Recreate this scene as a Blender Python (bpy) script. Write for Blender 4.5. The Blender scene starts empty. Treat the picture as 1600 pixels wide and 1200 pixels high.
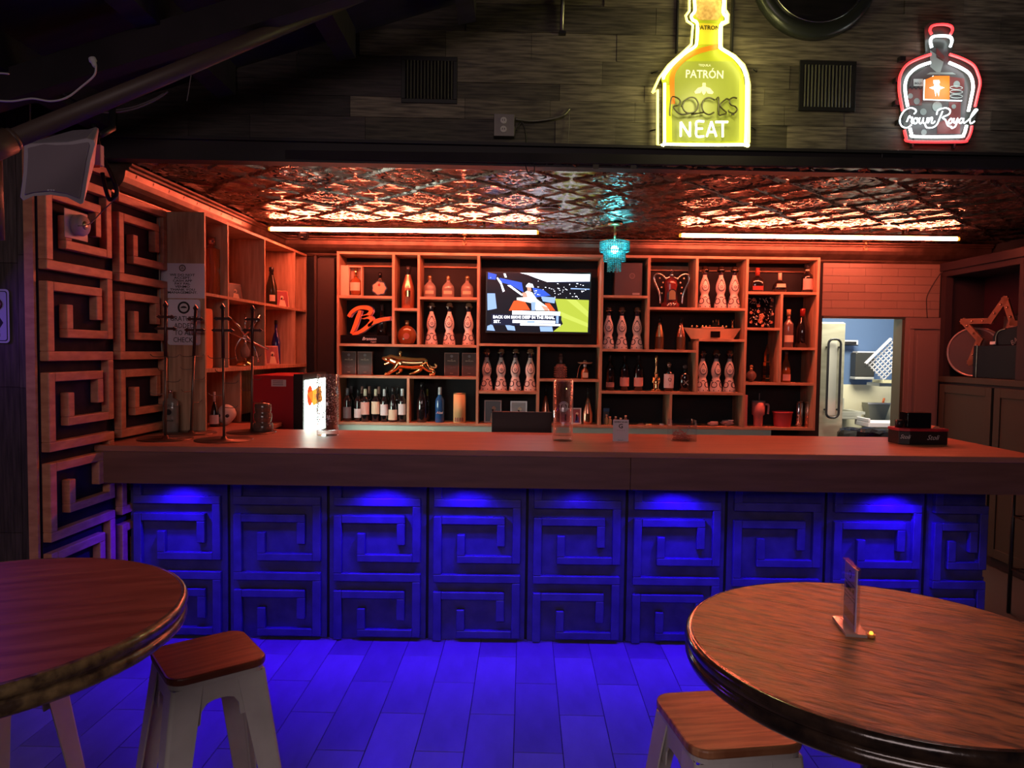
import bpy, math, random
from mathutils import Vector, Matrix
R = random.Random(7)
PI = math.pi
sc = bpy.context.scene
COL = sc.collection
# ---------------------------------------------------------------- camera (photo frame 1600 x 1200)
F = 1109.0; HC = 1.62; ROLL = .013; PITCH = math.atan(51 / F)
fw = Vector((0, math.cos(PITCH), -math.sin(PITCH)))
u0 = Vector((0, math.sin(PITCH), math.cos(PITCH))); r0 = Vector((1, 0, 0))
rr = math.cos(ROLL) * r0 + math.sin(ROLL) * u0
uu = -math.sin(ROLL) * r0 + math.cos(ROLL) * u0
CAM = Vector((0, 0, HC))
cd = bpy.data.cameras.new('camera'); cam = bpy.data.objects.new('camera', cd); COL.objects.link(cam)
m3 = Matrix((rr, uu, -fw)).transposed()
cam.matrix_world = Matrix.Translation(CAM) @ m3.to_4x4()
cd.sensor_width = 36; cd.lens = 36 * F / 1600; cd.clip_start = .05
sc.camera = cam
# ---------------------------------------------------------------- world, exposure, room lights
w = bpy.data.worlds.new('world'); sc.world = w; w.use_nodes = True
w.node_tree.nodes['Background'].inputs[0].default_value = (.34, .24, .36, 1)
w.node_tree.nodes['Background'].inputs[1].default_value = .018
sc.view_settings.view_transform = 'Standard'; sc.view_settings.look = 'None'
sc.view_settings.exposure = 0; sc.view_settings.gamma = 1; sc.view_settings.use_curve_mapping = False
sc.cycles.use_denoising = True
sc.cycles.max_bounces = 7; sc.cycles.diffuse_bounces = 4; sc.cycles.glossy_bounces = 4
sc.cycles.transmission_bounces = 6; sc.cycles.transparent_max_bounces = 8
sc.cycles.caustics_refractive = False; sc.cycles.caustics_reflective = False
sc.cycles.sample_clamp_indirect = 4
def area(name, loc, target, sx, sy, col, power, spread=PI):
    l = bpy.data.lights.new(name, 'AREA'); l.shape = 'RECTANGLE'; l.size = sx; l.size_y = sy
    l.color = col; l.energy = power; l.spread = spread
    o = bpy.data.objects.new(name, l); COL.objects.link(o); o.location = loc
    d = Vector(target) - Vector(loc); o.rotation_euler = d.to_track_quat('-Z', 'Y').to_euler(); return o
# dim house lights of the room behind the camera
area('room_light', (-.5, -2.2, 3.0), (.1, 3.6, 1.0), 2.6, 1.2, (1, .76, .74), 43)
area('violet_wall_light', (-2.66, 2.95, 1.95), (-1.2, 1.2, 1.0), .35, .6, (.30, .06, 1), 4)
area('kitchen_light', (3.5, 6.85, 2.55), (3.5, 7.1, 0), .9, .7, (1, .93, .74), 70)
BLUE = (.035, .0, 1)
# ---------------------------------------------------------------- back projection of photo points
def ray(px, py): return fw * F + (px - 800) * rr - (py - 600) * uu
def P(px, py, Y):
    d = ray(px, py); return CAM + d * (Y / d.y)
def PZ(px, py, z):
    d = ray(px, py); return CAM + d * ((z - HC) / d.z)
def PX(px, py, X):
    d = ray(px, py); return CAM + d * (X / d.x)
# ---------------------------------------------------------------- materials
MATS = {}
def mat(name, col, rough=.6, metal=0, emit=None, es=1, trans=0, alpha=1, coat=0, spec=.5, ior=1.45):
    if name in MATS: return MATS[name]
    m = bpy.data.materials.new(name); m.use_nodes = True; b = m.node_tree.nodes['Principled BSDF']
    b.inputs['Base Color'].default_value = (*col, 1); b.inputs['Roughness'].default_value = rough
    b.inputs['Metallic'].default_value = metal; b.inputs['Transmission Weight'].default_value = trans
    b.inputs['Alpha'].default_value = alpha; b.inputs['Coat Weight'].default_value = coat
    b.inputs['Specular IOR Level'].default_value = spec; b.inputs['IOR'].default_value = ior
    if emit: b.inputs['Emission Color'].default_value = (*emit, 1); b.inputs['Emission Strength'].default_value = es
    MATS[name] = m; return m
def nodemat(name, c1, c2, scale=(1, 1, 1), ns=6, rough=.5, bump=.15, metal=0, var=0, coat=0, detail=6, lo=.35, hi=.65, spec=.5, rv=0):
    """noise-driven two-colour material; var = brightness change per object"""
    m = bpy.data.materials.new(name); m.use_nodes = True; nt = m.node_tree; N = nt.nodes; L = nt.links
    b = N['Principled BSDF']; tc = N.new('ShaderNodeTexCoord'); mp = N.new('ShaderNodeMapping')
    mp.inputs['Scale'].default_value = scale; L.new(tc.outputs['Object'], mp.inputs[0])
    n = N.new('ShaderNodeTexNoise'); n.inputs['Scale'].default_value = ns; n.inputs['Detail'].default_value = detail
    L.new(mp.outputs[0], n.inputs[0])
    cr = N.new('ShaderNodeValToRGB'); cr.color_ramp.elements[0].position = lo; cr.color_ramp.elements[1].position = hi
    cr.color_ramp.elements[0].color = (*c1, 1); cr.color_ramp.elements[1].color = (*c2, 1)
    L.new(n.outputs[0], cr.inputs[0]); out = cr.outputs[0]
    if var:
        oi = N.new('ShaderNodeObjectInfo'); mr = N.new('ShaderNodeMapRange')
        mr.inputs['To Min'].default_value = 1 - var; mr.inputs['To Max'].default_value = 1 + var
        L.new(oi.outputs['Random'], mr.inputs['Value'])
        vm = N.new('ShaderNodeVectorMath'); vm.operation = 'SCALE'
        L.new(out, vm.inputs[0]); L.new(mr.outputs[0], vm.inputs['Scale']); out = vm.outputs[0]
    L.new(out, b.inputs['Base Color']); b.inputs['Roughness'].default_value = rough
    b.inputs['Metallic'].default_value = metal; b.inputs['Coat Weight'].default_value = coat; b.inputs['Specular IOR Level'].default_value = spec
    if rv:
        r2 = N.new('ShaderNodeMapRange'); r2.inputs['To Min'].default_value = rough - rv; r2.inputs['To Max'].default_value = rough + rv
        L.new(n.outputs[0], r2.inputs['Value']); L.new(r2.outputs[0], b.inputs['Roughness'])
    if bump:
        bp = N.new('ShaderNodeBump'); bp.inputs['Strength'].default_value = bump; bp.inputs['Distance'].default_value = .01
        L.new(n.outputs[0], bp.inputs['Height']); L.new(bp.outputs[0], b.inputs['Normal'])
    MATS[name] = m; return m
ply = nodemat('plywood', (.42, .235, .14), (.60, .37, .235), (2, 14, 1.2), 3, .55, .05)
plyv = nodemat('plywood_upright', (.42, .24, .145), (.60, .38, .245), (14, 14, 1.2), 3, .55, .05, var=.1)
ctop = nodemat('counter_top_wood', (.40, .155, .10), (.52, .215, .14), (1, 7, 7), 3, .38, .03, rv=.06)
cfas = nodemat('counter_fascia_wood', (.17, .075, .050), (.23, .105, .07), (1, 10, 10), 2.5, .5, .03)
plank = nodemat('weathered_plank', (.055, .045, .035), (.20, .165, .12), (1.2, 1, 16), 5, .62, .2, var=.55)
plankd = nodemat('shaded_plank', (.03, .024, .024), (.075, .058, .055), (1.2, 16, 16), 5, .65, .2, var=.4)
plankv = nodemat('left_plank', (.045, .032, .032), (.10, .07, .07), (16, 16, 1.2), 5, .6, .2, var=.35)
navy = nodemat('navy_backing', (.018, .013, .030), (.030, .022, .042), (3, 3, 3), 4, .75, .05, spec=.12)
keyw = nodemat('key_strip_wood', (.52, .20, .12), (.68, .30, .18), (3, 3, 9), 4, .5, .08)
barp = nodemat('bar_front_paint', (.055, .045, .16), (.085, .07, .22), (3, 3, 3), 4, .42, .03)
tin = nodemat('pressed_tin', (.30, .26, .24), (.52, .46, .42), (1, 1, 1), 12, .27, .10, metal=1, rv=.06)
tinc = nodemat('pressed_tin_crown', (.13, .085, .07), (.22, .15, .12), (1, 1, 1), 9, .42, .1, metal=.8)
tilem = nodemat('floor_tile_grey', (.17, .155, .16), (.27, .25, .26), (1, .35, 1), 5, .38, .05, var=.16, rv=.08)
grout = mat('floor_grout', (.05, .05, .05), .9)
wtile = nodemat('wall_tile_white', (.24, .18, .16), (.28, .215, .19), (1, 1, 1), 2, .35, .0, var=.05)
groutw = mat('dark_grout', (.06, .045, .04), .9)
black = mat('black_matt', (.012, .011, .013), .6)
blackp = mat('black_plastic', (.016, .015, .018), .35)
blackg = mat('black_gloss', (.008, .007, .009), .12)
charc = nodemat('charcoal_wall', (.022, .022, .026), (.035, .034, .038), (1, 1, 1), 3, .75, .03, spec=.2)
soff = mat('soffit_trim_black', (.022, .018, .02), .6)
roofm = nodemat('dark_roof_deck', (.010, .007, .010), (.022, .015, .02), (1, 6, 1), 3, .85, .2)
whitem = nodemat('white_stool_metal', (.55, .53, .52), (.66, .64, .62), (1, 1, 1), 8, .38, .03)
chrome = mat('chrome', (.75, .75, .75), .15, 1)
steel = nodemat('brushed_steel', (.36, .35, .30), (.48, .46, .40), (1, 1, 9), 3, .32, .03, metal=1)
goldm = mat('gold_metal', (.95, .60, .28), .16, 1)
brass = mat('brass', (.55, .40, .22), .35, 1)
white = mat('white_paint', (.78, .76, .74), .5)
paper = mat('white_paper', (.74, .72, .76), .6)
cream = mat('cream_label', (.72, .60, .45), .6)
pinkl = mat('pink_label', (.70, .42, .38), .6)
ink = mat('black_ink', (.015, .015, .02), .6)
greyink = mat('grey_ink', (.16, .15, .17), .6)
def thin(name, base, edge, tint=(.96, .97, .98), rough=.03):
    """thin-walled clear glass: mostly see-through, mirror-like towards its edges"""
    m = bpy.data.materials.new(name); m.use_nodes = True; nt = m.node_tree; N = nt.nodes; L = nt.links; N.clear()
    o = N.new('ShaderNodeOutputMaterial'); mx = N.new('ShaderNodeMixShader'); tr = N.new('ShaderNodeBsdfTransparent'); gl = N.new('ShaderNodeBsdfGlossy')
    lw = N.new('ShaderNodeLayerWeight'); lw.inputs['Blend'].default_value = .5; mr = N.new('ShaderNodeMapRange')
    pw = N.new('ShaderNodeMath'); pw.operation = 'POWER'; pw.inputs[1].default_value = 3
    mr.inputs['To Min'].default_value = base; mr.inputs['To Max'].default_value = edge
    tr.inputs[0].default_value = (*tint, 1); gl.inputs['Roughness'].default_value = rough; gl.inputs[0].default_value = (.9, .92, .95, 1)
    L.new(lw.outputs['Facing'], pw.inputs[0]); L.new(pw.outputs[0], mr.inputs['Value']); L.new(mr.outputs[0], mx.inputs[0])
    L.new(tr.outputs[0], mx.inputs[1]); L.new(gl.outputs[0], mx.inputs[2]); L.new(mx.outputs[0], o.inputs[0]); MATS[name] = m; return m
glass = thin('clear_glass', .10, .9); acryl = thin('clear_acrylic', .06, .5)
gamber = mat('amber_glass', (.28, .08, .02), .08, coat=1)
gdark = mat('dark_bottle_glass', (.012, .010, .012), .07, coat=1)
gclear = mat('frosted_clear_glass', (.42, .36, .32), .12, trans=.35, coat=.6)
gblue = mat('blue_bottle', (.02, .10, .30), .12, coat=.6)
gcob = mat('cobalt_glass', (.01, .01, .22), .06, coat=1)
ggreen = mat('olive_glass', (.10, .12, .03), .12)
gred = mat('red_glass', (.30, .02, .015), .1, coat=.6)
rosego = mat('rose_gold', (.75, .36, .24), .25, .85)
cork = nodemat('cork', (.40, .22, .09), (.62, .38, .18), (1, 1, 1), 60, .8, .3)
ceram = mat('white_ceramic', (.80, .74, .70), .25, coat=.4)
paintb = mat('indigo_glaze', (.03, .02, .05), .35)
orange = mat('orange_plastic', (.95, .20, .05), .4)
# ---------------------------------------------------------------- mesh builder
class MB:
    def __init__(s): s.v = []; s.f = []; s.m = []; s.sm = []
    def add(s, vs, fs, m=0, smooth=False, M=None):
        o = len(s.v)
        s.v += [tuple(M @ Vector(v)) if M else tuple(v) for v in vs]
        for f in fs: s.f.append(tuple(i + o for i in f)); s.m.append(m); s.sm.append(smooth)
        return s
    def box(s, x0, x1, y0, y1, z0, z1, m=0, M=None):
        if x0 > x1: x0, x1 = x1, x0
        if y0 > y1: y0, y1 = y1, y0
        if z0 > z1: z0, z1 = z1, z0
        vs = [(x, y, z) for z in (z0, z1) for y in (y0, y1) for x in (x0, x1)]
        return s.add(vs, [(0, 2, 3, 1), (4, 5, 7, 6), (0, 1, 5, 4), (2, 6, 7, 3), (0, 4, 6, 2), (1, 3, 7, 5)], m, M=M)
    def lathe(s, prof, n=20, c=(0, 0, 0), m=0, M=None, sy=1, a0=0, smooth=True):
        vs = []; fs = []; k = len(prof)
        for j in range(n):
            a = 2 * PI * j / n + a0
            for r, z in prof: vs.append((c[0] + r * math.cos(a), c[1] + r * math.sin(a) * sy, c[2] + z))
        for j in range(n):
            q = (j + 1) % n
            for i in range(k - 1): fs.append((j * k + i, q * k + i, q * k + i + 1, j * k + i + 1))
        s.add(vs, fs, m, smooth, M)
        o = len(s.v) - len(vs)
        if prof[0][0] > 1e-5: s.f.append(tuple(o + j * k for j in reversed(range(n)))); s.m.append(m); s.sm.append(False)
        if prof[-1][0] > 1e-5: s.f.append(tuple(o + j * k + k - 1 for j in range(n))); s.m.append(m); s.sm.append(False)
        return s
    def cyl(s, c, r, h, n=16, m=0, M=None, r2=None):
        return s.lathe([(r, 0), (r if r2 is None else r2, h)], n, c, m, M)
    def ball(s, c, r, n=10, m=0, sz=1, M=None):
        pr = [(r * math.sin(PI * i / n), -r * sz * math.cos(PI * i / n)) for i in range(n + 1)]
        pr[0] = (1e-6, pr[0][1]); pr[-1] = (1e-6, pr[-1][1])
        return s.lathe(pr, n + 4, c, m, M)
    def tube(s, pts, r, n=6, m=0, closed=False, M=None):
        pts = [Vector(p) for p in pts]; k = len(pts); vs = []; fs = []; up = None
        rs = r if isinstance(r, (list, tuple)) else [r] * k
        for i, p in enumerate(pts):
            a = pts[(i - 1) % k] if (closed or i) else p; b = pts[(i + 1) % k] if (closed or i < k - 1) else p
            t = (b - a); t = t.normalized() if t.length > 1e-9 else Vector((0, 0, 1))
            if up is None: up = t.orthogonal().normalized()
            else:
                up = up - t * up.dot(t); up = up.normalized() if up.length > 1e-6 else t.orthogonal().normalized()
            w_ = t.cross(up)
            for j in range(n):
                an = 2 * PI * j / n; vs.append(p + rs[i] * (math.cos(an) * up + math.sin(an) * w_))
        for i in range(k if closed else k - 1):
            q = (i + 1) % k
            for j in range(n):
                l = (j + 1) % n; fs.append((i * n + j, i * n + l, q * n + l, q * n + j))
        if not closed: fs.append(tuple(reversed(range(n)))); fs.append(tuple((k - 1) * n + j for j in range(n)))
        return s.add(vs, fs, m, True, M)
    def prism(s, poly, y0, y1, m=0, M=None, smooth=False):
        """poly in (x, z), extruded along y"""
        n = len(poly)
        ar = sum(poly[i][0] * poly[(i + 1) % n][1] - poly[(i + 1) % n][0] * poly[i][1] for i in range(n))
        if ar < 0: poly = poly[::-1]
        vs = [(x, y0, z) for x, z in poly] + [(x, y1, z) for x, z in poly]
        fs = [tuple(range(n)), tuple(reversed(range(n, 2 * n)))] + [(i, i + n, (i + 1) % n + n, (i + 1) % n) for i in range(n)]
        return s.add(vs, fs, m, smooth, M)
    def hprism(s, poly, z0, z1, m=0, M=None):
        """poly in (x, y), extruded along z"""
        n = len(poly)
        ar = sum(poly[i][0] * poly[(i + 1) % n][1] - poly[(i + 1) % n][0] * poly[i][1] for i in range(n))
        if ar < 0: poly = poly[::-1]
        vs = [(x, y, z0) for x, y in poly] + [(x, y, z1) for x, y in poly]
        fs = [tuple(reversed(range(n))), tuple(range(n, 2 * n))] + [(i, (i + 1) % n, (i + 1) % n + n, i + n) for i in range(n)]
        return s.add(vs, fs, m, False, M)
    def build(s, name, ms, parent=None, loc=None, bevel=0, label=None, kind=None, rot=None):
        me = bpy.data.meshes.new(name); me.from_pydata(s.v, [], s.f)
        for m in (ms if isinstance(ms, (list, tuple)) else [ms]): me.materials.append(m)
        me.polygons.foreach_set('material_index', s.m); me.polygons.foreach_set('use_smooth', s.sm); me.update()
        o = bpy.data.objects.new(name, me); COL.objects.link(o)
        if parent: o.parent = parent
        if loc is not None: o.location = loc
        if rot is not None: o.rotation_euler = rot
        if bevel:
            b = o.modifiers.new('bevel', 'BEVEL'); b.width = bevel; b.segments = 2; b.limit_method = 'ANGLE'
        if label: o['label'] = label
        if kind: o['kind'] = kind
        return o
def tag(o, label, cat, group=None):
    o['label'] = label; o['category'] = cat
    if group: o['group'] = group
    return o
def thing(name, label, cat, loc=(0, 0, 0), rz=0, group=None):
    o = bpy.data.objects.new(name, None); COL.objects.link(o); o.location = loc; o.rotation_euler = (0, 0, rz)
    o.empty_display_size = .05; return tag(o, label, cat, group)
def struct(mb, name, m, parent=None, **k):
    return mb.build(name, m, parent, kind=None if parent else 'structure', **k)
def copy_tree(o, parent=None):
    c = o.copy(); COL.objects.link(c)
    if parent: c.parent = parent
    for ch in list(o.children): copy_tree(ch, c)
    return c
def text(s, size, m, parent, loc, rot=(PI / 2, 0, 0), name='lettering', ext=.0004, sx=1, space=1, shear=0, align='CENTER', line=1, bold=0):
    cu = bpy.data.curves.new(name, 'FONT'); cu.body = s; cu.size = size; cu.align_x = align; cu.align_y = 'CENTER'
    cu.extrude = ext; cu.space_character = space; cu.shear = shear; cu.space_line = line; cu.resolution_u = 2; cu.offset = bold
    t = bpy.data.objects.new(name, cu); COL.objects.link(t)
    me = bpy.data.meshes.new_from_object(t); bpy.data.objects.remove(t); bpy.data.curves.remove(cu)
    me.materials.clear(); me.materials.append(m)
    o = bpy.data.objects.new(name, me); COL.objects.link(o); o.parent = parent; o.location = loc; o.rotation_euler = rot
    o.scale = (sx, 1, 1); return o
def smoothpts(pts, n=5, closed=False):
    """Catmull-Rom through points"""
    pts = [Vector(p) for p in pts]; k = len(pts); out = []
    rng = range(k) if closed else range(k - 1)
    for i in rng:
        g = (lambda j: pts[j % k]) if closed else (lambda j: pts[max(0, min(k - 1, j))])
        a, b, c, d = g(i - 1), g(i), g(i + 1), g(i + 2)
        for q in range(n):
            t = q / n
            out.append(.5 * ((2 * b) + (c - a) * t + (2 * a - 5 * b + 4 * c - d) * t * t + (3 * b - a - 3 * c + d) * t ** 3))
    if not closed: out.append(pts[-1])
    return out
def rrect(x0, x1, z0, z1, r, n=4):
    out = []
    for cx, cz, a in ((x1 - r, z1 - r, 0), (x0 + r, z1 - r, PI / 2), (x0 + r, z0 + r, PI), (x1 - r, z0 + r, 3 * PI / 2)):
        for i in range(n + 1): out.append((cx + r * math.cos(a + i * PI / 2 / n), cz + r * math.sin(a + i * PI / 2 / n)))
    return out
def circ(cx, cz, r, n=16, rz=None): return [(cx + r * math.cos(2 * PI * i / n), cz + (rz or r) * math.sin(2 * PI * i / n)) for i in range(n)]
# ================================================================ ROOM
CEIL = 2.585; YB = 6.24; YBAR = 3.93; CT = 1.107; YF = 3.65
def lwx(Y): return -2.163 + (Y - 3.76) * .0424 + .0        # left wall line
# floor slab and tiles
mb = MB(); mb.box(-4.2, 4.6, -1.5, 9.2, -.05, -.004); floor = struct(mb, 'floor', grout)
tm = None
for i in range(-13, 19):
    off = 2.80 if i % 2 == 0 else 3.10
    for j in range(-3, 2):
        y = off + j * .60
        if y + .6 > YBAR + .02 and i < 13 and y > YBAR: continue
        if tm is None:
            mb = MB(); mb.box(.0015, .1985, .0015, .5985, -.004, .0); o = mb.build('floor_tile', tilem, floor, bevel=.001); tm = o.data
        else:
            o = bpy.data.objects.new('floor_tile', tm); COL.objects.link(o); o.parent = floor
            b = o.modifiers.new('bevel', 'BEVEL'); b.width = .001
        o.location = (.031 - .054 + .0174 * y + i * .2, y, R.uniform(-.0006, 0)); o.rotation_euler = (0, 0, -.0174)
# rooms' shells
mb = MB(); mb.box(-2.5, 2.712, YB, YB + .12, 0, 2.62).box(3.43, 4.3, YB, YB + .12, 0, 2.62).box(2.712, 3.43, YB, YB + .12, 1.955, 2.62)
wback = struct(mb, 'wall_back', charc)
mb = MB(); Ya, Yb_ = 3.26, YB
n0, n1 = lwx(Ya), lwx(Yb_)
mb.hprism([(n0, Ya), (n1, Yb_), (n1 - .1, Yb_), (n0 - .1, Ya)], 0, 2.62); wleft = struct(mb, 'wall_left', navy)
mb = MB(); mb.box(4.12, 4.24, 1.8, YB + .12, 0, 2.62); struct(mb, 'wall_right', charc)
mb = MB(); mb.box(-4.2, n0 - .1, Ya - .0, Ya + .12, 0, 2.9)
wfl = struct(mb, 'wall_front_left', black)
x = -3.2
while x < n0 - .01:
    x1 = min(x + .135, n0 - .004); z = R.uniform(-.9, -.1)
    while z < 2.8:
        z1 = z + R.uniform(.5, 1.0)
        m_ = MB(); m_.box(x + .001, x1 - .001, 0, .012, max(z, 0) + .001, min(z1, 2.85) - .001)
        if z1 > .05: m_.build('plank', plankv, wfl, loc=(0, Ya - .012 - R.uniform(0, .002), 0))
        z = z1
    x = x1
mb = MB(); mb.box(n0 - .03, n0 + .012, Ya - .03, Ya - .014, 0, 2.6); struct(mb, 'trim_1', keyw)
# soffit wall (slightly skewed) with plank cladding
SA = math.atan2(.13, 5.1)
srot = (0, 0, SA); sloc = Vector((-2.17, 3.745, 0))
mb = MB(); mb.box(-.5, 7.0, .02, .12, 2.66, 4.4); sw = struct(mb, 'wall_soffit', black, loc=sloc, rot=srot)
rows = [2.70]; 
while rows[-1] < 3.98: rows.append(rows[-1] + R.choice((.085, .105, .125, .14)))
for k in range(len(rows) - 1):
    x = -.4 - R.uniform(0, .5)
    while x < 6.9:
        x1 = x + R.choice((.32, .45, .6, .8, 1.0))
        # left end gets little light; that dimness is put into the plank colour
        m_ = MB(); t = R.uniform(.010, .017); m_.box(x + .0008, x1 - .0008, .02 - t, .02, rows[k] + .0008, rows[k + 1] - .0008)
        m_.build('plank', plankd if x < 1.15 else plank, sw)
        x = x1
mb = MB(); mb.box(-.5, 7.0, -.05, .035, 2.585, 2.685).box(-.5, 7.0, -.075, .0, 2.685, 2.70); struct(mb, 'trim_2', soff, loc=sloc, rot=srot)
# pressed tin ceiling
mb = MB(); mb.box(-2.4, 4.2, 3.72, YB + .1, CEIL + .012, CEIL + .06); ceil = struct(mb, 'ceiling', roofm)
def tin_h(x, y):
    ax, ay = abs(x), abs(y); h = 0
    d = ax + ay; r = math.hypot(x, y); a = math.atan2(y, x)
    for q in (.262, .290): h += .013 * math.exp(-((d - q) / .006) ** 2)          # double diamond ribs
    h += .011 * math.exp(-((ax - ay) / .006) ** 2) * (d > .30)
    if d < .25: h += .005 * abs(math.sin(a * 8)) * min(1, r / .07) * (.5 + .5 * math.cos(r * 62)) + .0012 * math.sin(r * 120 + 3 * math.sin(a * 6))
    elif d > .30:
        cx, cy = ax - .305, ay - .305; q = math.hypot(cx, cy); b = math.atan2(cy, cx)
        h += .005 * abs(math.sin(b * 8)) * min(1, q / .07) * (.5 + .5 * math.cos(q * 55))
    if r < .045: h += .008 * math.cos(r / .045 * PI / 2)
    return h
def tin_tile(n=96, s=.61):
    vs = []; fs = []
    for j in range(n + 1):
        for i in range(n + 1):
            x = (i / n - .5) * s; y = (j / n - .5) * s; vs.append((x, y, -tin_h(x, y)))
    for j in range(n):
        for i in range(n): a = j * (n + 1) + i; fs.append((a, a + n + 1, a + n + 2, a + 1))
    return MB().add(vs, fs, 0, True)
t0 = None
for i in range(11):
    for j in range(4):
        if t0 is None: o = t0 = tin_tile().build('ceiling_tile', tin, ceil)
        else:
            o = bpy.data.objects.new('ceiling_tile', t0.data); COL.objects.link(o); o.parent = ceil
        o.location = (-2.12 + .305 + i * .61, 3.75 + .305 + j * .61, CEIL + .012)
# crown moulding with pressed beads
def crown(name, a, b, inward):
    a = Vector(a); b = Vector(b); L_ = (b - a).length; d = (b - a).normalized(); nrm = Vector(inward)
    M = Matrix.Translation(a) @ Matrix((d, nrm, Vector((0, 0, 1)))).transposed().to_4x4()
    pr = [(.0, -.16), (.02, -.16), (.028, -.145)] + [(.03 + .075 * math.sin(t * PI / 2 / 5), -.135 + .10 * (1 - math.cos(t * PI / 2 / 5))) for t in range(6)] + [(.125, -.032), (.125, -.02), (.14, -.012), (.14, 0), (0, 0)]
    mb = MB(); n = len(pr)
    vs = [(0, p, q) for p, q in pr] + [(L_, p, q) for p, q in pr]
    fs = [(i, (i + 1) % n, (i + 1) % n + n, i + n) for i in range(n)] + [tuple(range(n)), tuple(range(2 * n - 1, n - 1, -1))]
    mb.add(vs, fs, M=M); o = struct(mb, name, tinc)
    mb = MB(); k = int(L_ / .085)
    for i in range(k):
        s = (i + .5) * .085; z = -.07 if i % 2 else -.10; y = .085 if i % 2 else .062
        mb.ball((s, y, z), .013, 6, M=M, sz=1.5); 
        if i % 2: mb.tube([(s - .02, y + .0, z - .02), (s - .012, y + .012, z), (s, y + .02, z + .03), (s + .012, y + .012, z), (s + .02, y, z - .02)], .003, 4, M=M)
        else: mb.tube([(s - .016, y + .01, z + .02), (s, y + .014, z + .008), (s + .016, y + .01, z + .02)], .0035, 4, M=M)
    mb.build('pressed_beads', tinc, o, kind='stuff')
crown('trim_3', (n1, YB - .001, CEIL), (4.1, YB - .001, CEIL), (0, -1, 0))
la = Vector((lwx(3.80), 3.80, CEIL)); lb = Vector((n1, YB, CEIL)); dn = (lb - la).normalized()
crown('trim_4', lb, la, (dn.y, -dn.x, 0))
# main roof, sloping, with purlins
mb = MB()
zr = lambda X: 3.53 + .313 * X
M = None
mb.prism([(-4.4, zr(-4.4)), (4.4, zr(4.4)), (4.4, zr(4.4) + .06), (-4.4, zr(-4.4) + .06)], -1.0, 3.9); roof = struct(mb, 'ceiling_main', roofm)
for k in range(6):
    X = -3.4 + k * .62; m_ = MB(); z = zr(X)
    m_.prism([(X, z), (X + .09, z + .028), (X + .09, z - .12), (X, z - .14)], -.5, 3.74); m_.build('purlin', roofm, roof)
m_ = MB(); m_.prism([(-3.6, zr(-3.6) - .13), (1.0, zr(1.0) - .13), (1.0, zr(1.0) - .26), (-3.6, zr(-3.6) - .26)], 2.95, 3.03); m_.build('rafter', roofm, roof)
# white brick tiles over the kitchen door
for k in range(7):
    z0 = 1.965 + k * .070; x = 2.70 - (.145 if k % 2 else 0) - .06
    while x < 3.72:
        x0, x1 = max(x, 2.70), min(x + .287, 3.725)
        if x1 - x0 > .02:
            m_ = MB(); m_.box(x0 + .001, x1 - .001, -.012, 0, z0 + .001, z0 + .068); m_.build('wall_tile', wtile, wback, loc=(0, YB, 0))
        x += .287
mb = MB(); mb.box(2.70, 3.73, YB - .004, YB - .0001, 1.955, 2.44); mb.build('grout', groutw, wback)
mb = MB(); a_, b_ = P(497, 500, 6.10), P(523, 500, 6.10); mb.box(a_.x, b_.x, 6.08, 6.12, 0.0, 2.39); dd = struct(mb, 'door_1', mat('dark_brown_door', (.035, .018, .014), .5))
MB().box(a_.x - .02, a_.x, 6.05, 6.14, 0, 2.41).build('door_stile', mat('dark_brown_door', (.035, .018, .014), .5), dd)
# panelled jamb right of door
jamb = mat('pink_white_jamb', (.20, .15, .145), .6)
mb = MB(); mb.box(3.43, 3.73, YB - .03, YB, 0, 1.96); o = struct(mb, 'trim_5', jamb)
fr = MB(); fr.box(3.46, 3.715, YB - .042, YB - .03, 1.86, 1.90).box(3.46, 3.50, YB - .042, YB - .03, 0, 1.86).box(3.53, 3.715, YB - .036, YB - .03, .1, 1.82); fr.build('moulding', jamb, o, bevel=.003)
# ================================================================ LEFT WALL: greek key panels
def key_bars(W, H=.422, t=.045):
    """rects (x0, x1, depth below cell top ...) of one interlocking key cell"""
    return [(0, W, 0, t), (W - t, W, t, .357), (.27 * W, W - t, .315, .357), (.27 * W, .27 * W + t, .198, .315),
            (0, t, .098, H), (t, .82 * W, .098, .141), (.82 * W - t, .82 * W, .141, .262)]
def key_strips(parent, x0, z0, z1, y, th, m, cell_top, W, zmin, nonbev=False):
    for (a, b, q0, q1) in key_bars(W):
        zt = cell_top - q0; zb = cell_top - q1
        if zt < zmin + .005 or zb > z1 - .005: continue
        zb = max(zb, zmin); zt = min(zt, z1)
        if zt - zb < .01: continue
        mb = MB(); mb.box(x0 + a, x0 + b, y - th, y, zb, zt); mb.build('key_strip', m, parent, bevel=.0 if nonbev else .004)
ZK = [2.436 - .422 * k for k in range(7)]
ZF = [1.223, .801, .379]     # cell tops
for q, (Y0, Y1) in enumerate(((3.262, 3.758), (3.822, 4.308))):
    X0, X1 = lwx(Y0), lwx(Y1); W = math.hypot(X1 - X0, Y1 - Y0); ang = math.atan2(Y1 - Y0, X1 - X0)
    t = thing('key_panel', ('tall greek key wood panel on the left wall, nearer one, behind the speaker' if q == 0 else 'tall greek key wood panel on the left wall, farther one, beside the plywood shelving'), 'wall panel', (X0, Y0, 0), ang, 'greek key panels on the left wall')
    mb = MB(); mb.box(0, W, -.012, -.002, .002, 2.55); mb.build('backing_board', navy, t)
    for ct in ZK:
        if q == 0: key_strips(t, 0, 0, 2.52, -.012, .042, keyw, ct, W, .01)
        else: key_strips(t, 0, 0, 2.52, -.012, .042, keyw, ct, W, CT + .002); key_strips(t, 0, 0, .905, -.012, .042, keyw, ct, W, .01)
    mb = MB(); mb.box(0, W, -.05, -.012, 2.50, 2.54); mb.build('top_rail', keyw, t)
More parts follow.
